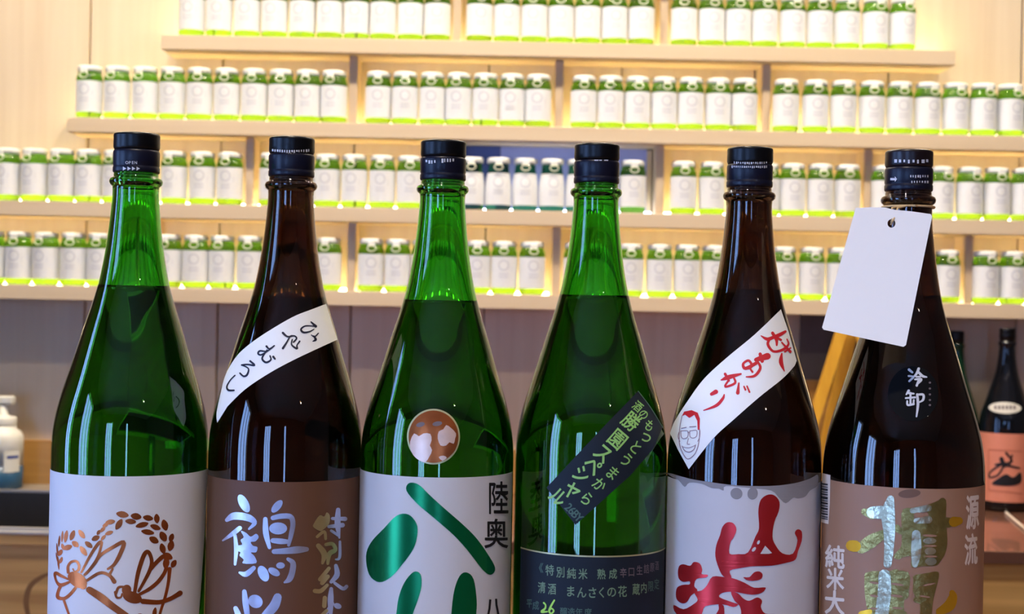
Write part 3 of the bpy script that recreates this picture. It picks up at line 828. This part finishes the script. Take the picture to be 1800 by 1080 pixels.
B1.decal('dragonfly_print', d1, M['copper_foil'], L1, .00032)
d2 = [f(ellipse(700, 935, 170, 100, 18)), f(ellipse(650, 870, 80, 90, 20))]
for st in ([(560, 900, 24), (580, 850, 22), (620, 845, 22)], [(552, 890, 22), (565, 935, 20), (600, 935, 18), (612, 905, 16)],
           [(720, 890, 30), (750, 720, 36), (800, 570, 38), (838, 545, 34), (866, 620, 32), (850, 700, 34), (800, 800, 28), (755, 880, 24)],
           [(850, 700, 32), (910, 630, 36), (980, 580, 38), (988, 690, 32), (930, 790, 34), (850, 860, 32), (760, 910, 26)],
           [(790, 970, 46), (930, 977, 38), (1030, 945, 36), (1110, 898, 44)]):
    d2 += [f(q) for q in strip_stroke(st)]
B1.decal('dragonfly_print', d2, M['copper_foil'], L1, .00034)
cap_marks(B1, [t for k, ch in enumerate('OPEN') for t in glyph_tris(ch, 223 + k * 5.2, 286, 7, 7, off=.02)] + [[(216 + k * 8, 293), (216 + k * 8, 300), (222 + k * 8, 296.5)] for k in range(4)])
# ---- second bottle
_, zt2 = B2.hit(501, 848)
L2 = B2.wrap('label', R(-100), R(82), zt2, COUNTER + .03, M['paper_brown'], B2.root)
f = frame_map(380, 860, .20374)
sil = [f(ellipse(240, 125, 170, 80, 62)), f(ellipse(525, 150, 132, 64, -50)), f(ellipse(535, 340, 155, 105, 0)), f(ellipse(408, 730, 145, 86, 65)), f(ellipse(500, 715, 110, 62, 30)), f(ellipse(555, 660, 75, 55, 0)),
       f(smooth([(215, 362), (262, 380), (300, 412), (345, 386), (368, 415), (340, 452), (300, 458), (320, 490), (357, 502), (346, 546), (300, 548), (332, 580), (347, 640), (232, 642), (240, 610), (203, 575), (212, 546), (178, 530), (184, 490), (226, 480), (213, 440), (240, 415)], 3)),
       f(ellipse(340, 970, 128, 112, 30))]
for st in ([(95, 268, 34), (150, 235, 62), (230, 237, 64), (300, 258, 58), (332, 295, 40), (285, 345, 18)], [(60, 445, 14), (140, 390, 38), (205, 338, 40)], [(165, 400, 28), (175, 520, 38), (165, 650, 22)], [(205, 722, 20), (260, 735, 48), (325, 682, 38)],
           [(425, 260, 38), (430, 380, 50), (460, 505, 30)], [(490, 250, 40), (560, 235, 46), (640, 240, 46), (662, 300, 44), (645, 400, 40), (625, 485, 26)], [(490, 445, 42), (560, 452, 50), (625, 455, 34)], [(500, 540, 42), (600, 535, 52), (700, 525, 62), (780, 520, 40)],
           [(620, 605, 30), (662, 640, 48), (655, 720, 52), (630, 780, 50), (590, 806, 18)], [(245, 885, 38), (255, 980, 52), (270, 1090, 46), (275, 1190, 40)], [(530, 935, 72), (500, 1010, 84), (430, 1090, 74), (360, 1170, 50)], [(170, 1030, 40), (195, 1090, 50), (220, 1160, 40)],
           [(560, 1110, 40), (640, 1170, 60), (740, 1200, 50)]):
    sil += [f(q) for q in strip_stroke(st)]
B2.decal('brush_lettering', sil, M['silver_foil'], L2)
sd1, gd1 = [], [f(smooth([(838, 330), (840, 300), (890, 228), (930, 238), (950, 202), (977, 228), (972, 300), (920, 352), (890, 362)], 3))]
for st in ([(1050, 180, 38), (1045, 300, 52), (1060, 422, 16)], [(1000, 255, 26), (1110, 258, 38)], [(970, 325, 28), (1088, 312, 40)], [(990, 360, 24), (1050, 400, 24)], [(1065, 455, 22), (1062, 590, 26), (1028, 608, 14)], [(1030, 662, 32), (1040, 740, 48), (990, 802, 30)], [(1020, 812, 26), (1090, 860, 32), (1122, 842, 32)], [(990, 862, 32), (985, 960, 52), (985, 1090, 30)], [(1000, 990, 34), (940, 1080, 30)]):
    sd1 += [f(q) for q in strip_stroke(st)]
sd1.append(f(ellipse(1045, 1010, 68, 48, 20)))
for st in ([(870, 412, 26), (930, 368, 28), (942, 430, 24)], [(880, 490, 42), (930, 560, 52), (915, 640, 24)], [(945, 480, 30), (1000, 475, 34), (1025, 525, 36), (975, 560, 42), (960, 645, 24)], [(970, 685, 32), (895, 780, 38)], [(960, 755, 36), (912, 812, 38)], [(955, 830, 28), (900, 880, 38), (850, 880, 38)], [(935, 940, 38), (930, 1010, 38)], [(950, 1050, 30), (900, 1100, 30)]):
    gd1 += [f(q) for q in strip_stroke(st)]
B2.decal('side_lettering', sd1, M['silver_foil'], L2); B2.decal('side_lettering', gd1, M['gold_grey_foil'], L2, .00034)
f = frame_map(370, 530, .20374)
band = [(60, 1048), (55, 960), (95, 770), (130, 640), (205, 505), (290, 410), (450, 290), (700, 140), (870, 70), (995, 22)]
low = [(1092, 330), (930, 405), (700, 515), (500, 625), (300, 760), (150, 905)]
bd = B2.decal('diagonal_band', [f(catmull(band, 5) + catmull(low, 5))], M['band_paper'], B2.root, .0002, .002)
hy = []
for st in ([(865, 178, 12), (905, 215, 24)], [(900, 215, 8), (820, 212, 12), (780, 240, 16), (800, 268, 18), (850, 262, 12), (890, 240, 8)], [(928, 275, 10), (895, 305, 12), (868, 290, 8)], [(888, 298, 10), (905, 330, 22), (880, 345, 8)],
           [(625, 272, 20), (665, 305, 16), (720, 298, 14), (742, 320, 14), (715, 352, 14)], [(720, 298, 10), (690, 300, 12), (660, 350, 14), (625, 405, 20)], [(705, 330, 12), (700, 375, 14), (745, 408, 18), (745, 380, 12), (768, 345, 14)],
           [(485, 388, 18), (510, 410, 14), (552, 383, 12)], [(545, 390, 10), (490, 430, 12), (430, 428, 16), (413, 450, 16), (440, 462, 14), (500, 425, 12)], [(490, 420, 12), (448, 490, 16), (480, 527, 18), (522, 505, 14), (515, 470, 12)], [(543, 478, 20), (557, 497, 16)],
           [(345, 515, 16), (382, 552, 18), (320, 545, 14), (273, 550, 14)], [(275, 550, 10), (330, 580, 12), (320, 632, 18), (290, 647, 16), (258, 620, 14)], [(215, 640, 12), (175, 680, 10), (146, 735, 14), (160, 767, 18), (207, 768, 14)]):
    hy += [f(q) for q in strip_stroke(st)]
B2.decal('band_lettering', hy, M['ink_navy'], bd, .0004)
cap_marks(B2, dashes(478, 546, 262, 5, 16, 2))
# ---- third bottle
_, zt3 = B3.hit(769, 840)
th_a, _ = B3.hit(899, 900)
L3 = B3.wrap('label', R(-100), th_a, zt3, COUNTER + .03, M['paper_silver'], B3.root)
f = frame_map(600, 640, .40745)
B3.decal('leaf_strokes', [f(smooth(p)) for p in (
    [(282, 548), (292, 515), (332, 520), (380, 565), (440, 620), (520, 690), (580, 750), (630, 820), (662, 880), (645, 910), (610, 890), (540, 800), (480, 735), (400, 665), (330, 605)],
    [(108, 830), (130, 770), (185, 710), (240, 655), (290, 650), (325, 690), (328, 740), (310, 800), (260, 870), (215, 920), (165, 942), (122, 910)],
    [(225, 1180), (238, 1080), (248, 1010), (272, 945), (312, 898), (342, 908), (346, 960), (330, 1020), (305, 1090), (285, 1170)],
    [(470, 1180), (474, 1080), (486, 980), (510, 915), (540, 900), (570, 930), (583, 1020), (580, 1090), (570, 1180)])], M['green_foil'], L3)
for q in (('陸', 676, 578, 92, 150), ('奥', 667, 732, 108, 135), ('八', 655, 1065, 90, 130)):
    B3.decal('side_lettering', [f(t) for t in glyph_tris(*q, 0, .011)], M['ink_black'], L3)
sl3 = B3.decal('seal_sticker', [ellipse(762, 768, 93, 98, 0, 48)], M['label_edge'], B3.root, .0002)
B3.decal('seal_face', [ellipse(762, 768, 87, 92, 0, 48)], M['copper_foil'], sl3, .00035)
for p in ([(298, 335), (315, 300), (335, 312), (355, 300), (384, 302), (390, 330), (382, 352), (392, 372), (380, 400), (362, 425), (335, 415), (312, 395), (300, 368)], [(420, 292), (440, 282), (452, 264), (472, 276), (494, 300), (490, 322), (484, 345), (466, 338), (452, 352), (428, 352), (416, 322)], [(420, 402), (440, 396), (455, 405), (436, 418)]):
    B3.decal('seal_print', [f(smooth(p, 2))], M['seal_light'], sl3, .0005)
for p in (ellipse(342, 262, 38, 20, -15), ellipse(414, 258, 42, 20, -10)):
    B3.decal('seal_print', [f(p)], M['ink_grey'], sl3, .0005)
cap_marks(B3, dashes(748, 768, 281, 6, 4, 1) + dashes(776, 800, 279, 8, 5, 0))
# ---- fourth bottle
_, zt4 = B4.hit(1040, 979); th_a, _ = B4.hit(915, 1000)
L4 = B4.wrap('label', th_a, R(92), zt4, COUNTER + .03, M['paper_navy'], B4.root)
B4.wrap('label_border', th_a, R(92), zt4 + .0006, zt4 - .0004, M['label_edge'], L4, .0003, 48, 1)
f = frame_map(910, 950, .15)
def row4(items, m, nm, off=.012):
    tr = []
    for ch, x, y, wd, ht in items: tr += [f(t) for t in glyph_tris(ch, x, y, wd, ht, 0, off)]
    return B4.decal(nm, tr, M[m], L4)
row4([('《', 250, 325, 110, 120)], 'ink_teal', 'label_lettering')
row4([('特', 378, 352, 105, 135), ('別', 505, 374, 105, 135), ('純', 632, 390, 110, 135), ('米', 765, 396, 110, 135), ('熟', 980, 398, 105, 130), ('成', 1115, 395, 100, 125)], 'ink_pale', 'label_lettering')
row4([('辛', 1235, 382, 85, 120), ('口', 1330, 370, 85, 120), ('生', 1425, 352, 75, 120), ('詰', 1505, 335, 65, 115), ('原', 1572, 318, 55, 115), ('酒', 1628, 298, 45, 115)], 'ink_grey', 'label_lettering')
row4([('清', 285, 555, 95, 140), ('酒', 405, 572, 100, 140), ('ま', 620, 598, 120, 140), ('ん', 750, 612, 120, 140), ('さ', 875, 615, 120, 140), ('く', 985, 612, 110, 140), ('の', 1100, 605, 120, 140), ('花', 1225, 600, 110, 140), ('蔵', 1385, 575, 90, 140), ('内', 1475, 560, 80, 130)], 'ink_pale', 'label_lettering')
row4([('限', 1555, 540, 70, 130), ('定', 1625, 515, 60, 130), ('平', 140, 740, 70, 110), ('成', 215, 765, 80, 110), ('醸', 540, 840, 90, 110), ('造', 630, 845, 90, 110), ('年', 720, 848, 90, 110), ('度', 825, 850, 90, 110)], 'ink_teal', 'label_lettering')
tw = []
for st in ([(310, 735, 22), (330, 760, 18), (325, 800, 22), (285, 840, 30), (350, 838, 18)], [(432, 705, 20), (395, 770, 24), (372, 830, 24), (395, 860, 20), (425, 830, 20), (400, 800, 18), (372, 830, 16)]): tw += [f(q) for q in strip_stroke(st)]
B4.decal('handwritten_number', tw, M['ink_lime'], L4, .0004)
f = frame_map(940, 680, .23144)
st4 = B4.decal('slanted_sticker', [f([(90, 768), (310, 1050), (520, 860), (720, 680), (900, 470), (968, 310), (880, 165), (783, 35), (560, 265), (330, 510)])], M['paper_navy'], B4.root, .0002, .002)
tr = []
for ch, x, y, sz in (('勝', 730, 262, 150), ('園', 628, 398, 155), ('ス', 520, 505, 160), ('ペ', 440, 600, 160), ('シ', 355, 665, 150), ('ャ', 295, 775, 170), ('ル', 180, 835, 150)): tr += [f(t) for t in glyph_tris(ch, x, y, sz * .85, sz, 41, .018)]
for ch, x, y, sz in (('酒', 780, 150, 85), ('の', 825, 210, 85), ('も', 868, 295, 95), ('っ', 850, 375, 120), ('と', 765, 460, 110), ('う', 695, 555, 115), ('ま', 590, 655, 115), ('か', 490, 742, 115), ('ら', 395, 850, 115)): tr += [f(t) for t in glyph_tris(ch, x, y, sz * .85, sz, 41, .012)]
B4.decal('sticker_lettering', tr, M['ink_green'], st4, .0004)
tr = []
for k, ch in enumerate('26BY'): tr += [f(t) for t in glyph_tris(ch, 258 + k * 26, 915 + k * 27, 80, 90, 46, .02)]
B4.decal('sticker_lettering', tr, M['ink_teal'], st4, .0004)
B4.decal('sticker_border', [f(q) for q in strip_stroke([(783, 35, 6), (880, 165, 6), (968, 310, 6)])], M['ink_teal'], st4, .0004)
cap_marks(B4, dashes(1045, 1070, 281, 2.5, 3, 0, .9))
# ---- fifth bottle
_, zt5 = B5.hit(1305, 855)
L5 = B5.wrap('label', R(-95), R(78), zt5, COUNTER + .03, M['paper_washi'], B5.root)
f = frame_map(1170, 850, .21294)
stn = [f(smooth([(500, 22), (480, 60), (440, 45), (380, 40), (300, 5), (200, -5), (160, 30), (110, -25), (60, -50), (20, -75), (10, -92), (200, -38), (380, -8), (600, 18), (860, 22), (1060, 0), (1190, -40), (1255, -70), (1250, 20), (1190, 60), (1150, 110), (1090, 125), (1050, 120), (990, 165), (935, 120), (870, 60), (700, 40)], 3)), f(ellipse(585, 85, 100, 95, 20)), f(ellipse(718, 85, 85, 100, 10))]
B5.decal('grey_edge_stain', stn, M['paper_stain'], L5, .00025)
yama = [(800, 118), (850, 92), (900, 102), (938, 155), (930, 235), (895, 320), (880, 440), (905, 510), (962, 578), (1048, 580), (1085, 470), (1063, 412), (1085, 380), (1120, 398), (1120, 475), (1090, 560), (1068, 630), (1000, 655), (870, 680), (720, 685), (620, 700), (530, 722), (545, 780), (480, 770), (440, 700), (412, 600), (420, 510), (450, 430), (470, 360), (510, 322), (560, 330), (585, 382), (560, 450), (535, 490), (528, 580), (600, 584), (680, 570), (740, 440), (770, 370), (764, 240), (775, 160)]
red = [f(smooth(yama, 3))]
for p in ([(105, 740), (115, 685), (150, 668), (205, 682), (235, 650), (285, 662), (305, 715), (300, 750), (350, 755), (335, 778), (258, 790), (240, 850), (265, 885), (210, 930), (180, 980), (140, 992), (100, 965), (88, 920), (100, 860), (150, 838), (200, 835), (200, 810), (150, 815), (115, 790)],
          [(300, 885), (345, 840), (390, 770), (490, 775), (560, 785), (650, 820), (730, 862), (825, 860), (790, 905), (710, 920), (590, 900), (540, 895), (470, 905), (445, 940), (560, 985), (600, 1000), (560, 1022), (470, 1000), (330, 1015), (300, 1080), (230, 1120), (95, 1080), (70, 1005), (150, 1040), (230, 1000), (268, 960), (240, 900)],
          [(540, 895), (600, 910), (640, 950), (690, 970), (755, 942), (795, 970), (785, 1020), (820, 1075), (920, 1085), (900, 1160), (600, 1160), (625, 1080), (610, 1010), (570, 970)],
          [(640, 775), (690, 775), (730, 735), (775, 728), (800, 755), (780, 795), (690, 805)], [(440, 1000), (480, 1010), (485, 1100), (470, 1180), (400, 1180), (415, 1090), (440, 1040)]):
    red.append(f(smooth(p, 3)))
B5.decal('brush_lettering', red, M['red_foil'], L5, .0004)
B5.decal('brush_gap', [f([(820, 515), (876, 575), (850, 582), (780, 582)]), f(ellipse(765, 487, 20, 36, 25)), f(ellipse(728, 545, 24, 44, 40))], M['paper_washi'], L5, .00055)
f = frame_map(1160, 540, .2686)
up = [(68, 825), (100, 745), (180, 620), (290, 470), (440, 330), (620, 180), (790, 15)]; rt = [(840, 160), (893, 350)]; lo = [(880, 385), (800, 470), (650, 590), (480, 740), (350, 860), (190, 1062)]
b5 = B5.decal('diagonal_band', [f(catmull(up, 5) + rt + catmull(lo, 5) + [(120, 935)])], M['band_paper'], B5.root, .0002, .002)
ag = []
for st in ([(660, 188, 6), (700, 210, 22), (735, 200, 22), (780, 182, 24), (818, 160, 16)], [(735, 170, 20), (760, 215, 20), (762, 250, 12)], [(715, 212, 16), (705, 245, 18), (740, 290, 16), (800, 280, 18), (838, 245, 14), (828, 210, 8)], [(795, 232, 10), (850, 292, 18)], [(852, 268, 10), (815, 292, 12)], [(795, 305, 10), (790, 360, 28), (812, 420, 6)], [(745, 190, 14), (790, 215, 14)],
           [(628, 345, 26), (702, 322, 44)], [(655, 308, 22), (668, 355, 22)], [(628, 368, 22), (560, 402, 22), (545, 372, 16), (580, 350, 16), (602, 385, 16), (580, 405, 10)], [(582, 392, 10), (605, 425, 14)], [(640, 360, 14), (656, 400, 18), (620, 450, 18), (565, 457, 8)],
           [(402, 478, 8), (450, 460, 30), (530, 438, 12)], [(428, 438, 18), (452, 482, 16)], [(450, 480, 14), (428, 522, 14), (492, 498, 16), (482, 458, 12)], [(517, 498, 10), (510, 562, 24)], [(550, 520, 10), (560, 542, 12)], [(570, 518, 10), (586, 557, 12)],
           [(340, 570, 22), (368, 555, 30)], [(422, 573, 8), (412, 600, 18), (370, 645, 20), (288, 677, 6)]):
    ag += [f(q) for q in strip_stroke(st)]
ag.append(f([(146, 715), (162, 685), (210, 675), (250, 692), (264, 730), (262, 805), (250, 805), (247, 745), (228, 706), (196, 726), (168, 705)]))
B5.decal('band_lettering', ag, M['ink_red'], b5, .0004)
fc5 = []
for st in ([(148, 712, 6), (132, 800, 6), (132, 900, 7), (160, 970, 7), (190, 995, 7), (235, 955, 7), (258, 880, 6), (262, 800, 6)], [(128, 820, 6), (122, 850, 6), (134, 880, 6)], [(264, 810, 6), (262, 850, 6), (250, 880, 6)],
           [(140, 812, 6), (185, 812, 6), (184, 850, 6), (160, 862, 6), (143, 850, 6), (140, 812, 6)], [(198, 812, 6), (242, 808, 6), (242, 845, 6), (220, 858, 6), (200, 848, 6), (198, 812, 6)], [(185, 822, 6), (198, 822, 6)], [(145, 795, 8), (175, 788, 8)], [(198, 785, 8), (238, 782, 8)],
           [(190, 860, 5), (182, 895, 6), (198, 898, 5)], [(148, 910, 6), (165, 940, 7), (195, 950, 8), (225, 932, 7), (236, 902, 6)], [(150, 915, 5), (190, 922, 5), (234, 906, 5)]):
    fc5 += [f(q) for q in strip_stroke([(x, y, wd * .75) for x, y, wd in st])]
B5.decal('face_print', fc5, M['ink_face'], b5, .0004)
cap_marks(B5, dashes(1290, 1350, 284, 4, 16, 1) + dashes(1286, 1350, 291, 4.5, 18, 1))
# ---- sixth bottle
_, zt6 = B6.hit(1580, 858)
L6 = B6.wrap('label', R(-98), R(88), zt6, COUNTER + .03, M['paper_taupe'], B6.root)
f = frame_map(1440, 850, .21293)
B6.decal('smudge_print', [f(ellipse(745, 85, 185, 72, -5))], M['smudge'], L6, .00022)
sv, ol, gd = [], [], []
for st in ([(590, 130, 60), (570, 250, 112), (580, 420, 92), (575, 560, 76), (565, 665, 66)], [(440, 240, 96), (520, 240, 110)], [(800, 420, 70), (800, 560, 84), (790, 670, 50)], [(770, 225, 46), (900, 205, 56)], [(800, 310, 44), (900, 300, 64)], [(540, 760, 100), (540, 900, 110), (520, 1060, 110), (515, 1150, 100)]):
    sv += [f(q) for q in strip_stroke(st)]
sv += [f(ellipse(910, 475, 110, 52)), f(ellipse(915, 560, 95, 62)), f(ellipse(920, 645, 95, 66))]
for st in ([(375, 235, 56), (440, 262, 70)], [(530, 420, 74), (430, 480, 110), (350, 535, 92)], [(640, 370, 60), (680, 402, 44)], [(740, 240, 70), (735, 400, 104), (715, 530, 82), (650, 600, 60)], [(900, 205, 54), (1000, 180, 84), (1015, 150, 60)], [(890, 310, 64), (1000, 310, 64), (1060, 325, 90)], [(1010, 390, 84), (1010, 520, 84), (965, 650, 52)], [(850, 430, 30), (980, 428, 34)], [(400, 760, 50), (415, 900, 76), (430, 1040, 66), (440, 1140, 60)], [(630, 760, 104), (635, 900, 110), (630, 1060, 110)], [(700, 780, 60), (700, 920, 80)], [(420, 1080, 50), (700, 1080, 50)], [(790, 800, 54), (900, 775, 74), (965, 750, 44)], [(930, 860, 64), (900, 980, 74), (890, 1140, 70)]):
    ol += [f(q) for q in strip_stroke(st)]
ol += [f(smooth(p, 3)) for p in ([(690, 215), (800, 215), (780, 300), (890, 305), (900, 250), (880, 215), (1000, 150), (1045, 140), (1045, 250), (1045, 400), (1045, 560), (1000, 640), (960, 680), (850, 685), (760, 690), (755, 600), (640, 625), (620, 590), (690, 500), (680, 350)],
    [(385, 740), (560, 725), (735, 735), (740, 880), (700, 970), (690, 1100), (560, 1130), (400, 1120), (420, 1000), (400, 860)], [(770, 770), (880, 745), (985, 735), (960, 880), (930, 1000), (915, 1130), (835, 1120), (830, 1000), (775, 900)])]
ol += [f(ellipse(845, 885, 125, 95, -10)), f(ellipse(820, 960, 90, 60, 0))]
for st in ([(268, 515, 92), (300, 520, 96)], [(1110, 318, 86), (1150, 310, 66)], [(990, 1060, 60), (1070, 1010, 92), (1100, 940, 74), (1095, 905, 50)], [(350, 1080, 50), (420, 1060, 40)]):
    B6.decal('gold_stroke', [f(q) for q in strip_stroke(st)], M['gold_foil'], L6, .00036)
B6.decal('brush_lettering', ol, M['olive_foil'], L6, .0003); B6.decal('brush_lettering', sv, M['steel_gold_foil'], L6, .00042)
for ch, x, y, wd, ht in (('純', 132, 608, 165, 200), ('米', 135, 790, 150, 190), ('大', 130, 985, 170, 210), ('吟', 150, 1190, 190, 210), ('源', 1262, 235, 110, 300), ('流', 1250, 545, 110, 270)): B6.decal('side_lettering', [f(t) for t in glyph_tris(ch, x, y, wd, ht, 0, .03, .1 if x < 300 else -.15)], M['ink_cream'], L6, .0003)
for q in ((910, 432, 120, 20, 2), (915, 517, 110, 18, 0), (920, 604, 105, 18, 0), (820, 262, 80, 44, 5), (455, 822, 80, 18, 8), (645, 835, 110, 20, 8), (455, 930, 70, 20, 8), (640, 930, 100, 22, 6), (450, 1035, 60, 18, 4), (645, 1030, 90, 18, 4), (760, 860, 26, 200, 4), (905, 835, 110, 16, -12), (870, 935, 90, 16, 10)):
    B6.decal('brush_gap', [f(ellipse(*q))], M['paper_taupe'], L6, .0005)
f = frame_map(1400, 640, .4073)
bcd = B6.decal('barcode_patch', [f([(104, 470), (148, 480), (146, 600), (140, 692), (103, 682), (104, 580)])], M['ink_cream'], L6, .0003)
B6.decal('barcode_bars', [f([(110, y), (138, y + 6), (138, y + 6 + h), (110, y + h)]) for y, h in ((512, 7), (525, 4), (534, 9), (548, 4), (557, 6), (569, 11), (585, 4), (594, 8), (607, 5), (617, 9), (632, 4), (641, 7), (654, 5), (663, 4))], M['ink_black'], bcd, .00045)
f = frame_map(1380, 520, .25926)
rs = B6.decal('round_sticker', [f(ellipse(868, 665, 340, 372, 0, 48))], M['sticker_black'], B6.root, .0002)
tr = [f(q) for st in ([(840, 502, 18), (862, 520, 14)], [(838, 545, 14), (870, 548, 10)], [(842, 580, 14), (868, 555, 14)], [(905, 495, 18), (890, 530, 16), (862, 560, 10)], [(900, 515, 16), (930, 545, 18), (958, 552, 10)], [(888, 550, 12), (915, 550, 12)], [(880, 568, 12), (922, 568, 18), (900, 595, 14)], [(905, 570, 12), (892, 610, 16)],
      [(838, 645, 18), (822, 670, 10)], [(830, 660, 14), (872, 665, 12)], [(818, 695, 12), (880, 690, 14)], [(850, 660, 14), (850, 735, 14)], [(828, 715, 12), (832, 742, 14), (872, 735, 14)], [(872, 708, 12), (870, 738, 12)], [(895, 670, 16), (900, 740, 18), (890, 820, 10)], [(895, 672, 14), (935, 672, 16), (935, 705, 16), (912, 722, 10)]) for q in strip_stroke(st)]
B6.decal('sticker_lettering', tr, M['cap_print'], rs, .0004)
B6.decal('sticker_small_print', [f(ellipse(980, y, 16, 14)) for y in (590, 630, 670, 708, 742)], M['ink_grey'], rs, .0004)
cap_marks(B6, dashes(1572, 1636, 280, 7, 8, 1) + [[(1565, 313), (1573, 313), (1573, 310), (1577, 315), (1573, 320), (1573, 317), (1565, 317)]] + dashes(1600, 1634, 308, 5, 8, 0) + dashes(1602, 1634, 318, 5, 7, 0))
# hang tag on the sixth bottle: a card hung by a string round the neck
ht = tag(empty('hang_tag', (B6.X, B6.Y, B6.zb)), 'blank white card tag strung round the neck of the rightmost bottle', 'tag')
o0 = ht.location
def Dt(y): return .946 + (.922 - .946) * (y - 366) / 240
top = [(1501, 365), (1530, 364.5), (1556, 365), (1572, 369), (1600, 371.5), (1639, 377)]
outl = [(1504, 366)] + top[1:5] + [(1636, 376.5), (1638.5, 381)] + [(1592.5, 607), (1588, 610)] + [(1448, 580), (1445, 576)]
hole = ellipse(1567, 393, 14, 15, 0, 20)
bm = bmesh.new()
for sgn in (0, 1):
    loop = [at(x, y, Dt(y) + .0006 * sgn) - o0 for x, y in outl]; hl = [at(x, y, Dt(y) + .0006 * sgn) - o0 for x, y in hole]
    tris = tessellate_polygon([[Vector((p.x, p.z, 0)) for p in loop], [Vector((p.x, p.z, 0)) for p in hl]])
    vs = [bm.verts.new(p) for p in loop + hl]
    for t in tris:
        try: bm.faces.new([vs[i] for i in t])
        except ValueError: pass
    if sgn == 0: A0 = vs
    else:
        n = len(loop)
        for a, b in [(i, (i + 1) % n) for i in range(n)] + [(n + i, n + (i + 1) % len(hl)) for i in range(len(hl))]:
            bm.faces.new((A0[a], A0[b], vs[b], vs[a]))
bmesh.ops.recalc_face_normals(bm, faces=bm.faces)
from_bm('card', bm, M['card'], ht)
bm = bmesh.new()
zs = CAM.z + ray(1600, 365).z * .972 - B6.zb; rn = B6.r(zs + B6.zb) + .0013
tube(bm, [(rn * math.sin(2 * math.pi * k / 40), -rn * math.cos(2 * math.pi * k / 40), zs) for k in range(41)], .0008, 6)
a = at(1567, 392, Dt(392) + .0004) - o0; b = at(1573, 366, .953) - o0
for dx in (-.0012, .0012):
    tube(bm, [a + Vector((0, .0008, -.001)), a + Vector((dx * .3, -.0012, .001)), (a + b) / 2 + Vector((dx, -.002, 0)), b + Vector((dx * 1.5, 0, 0)), Vector((rn * math.sin(-.38 + dx * 60), -rn * math.cos(-.38 + dx * 60), zs))], .0007, 6)
from_bm('string', bm, M['string'], ht, True)
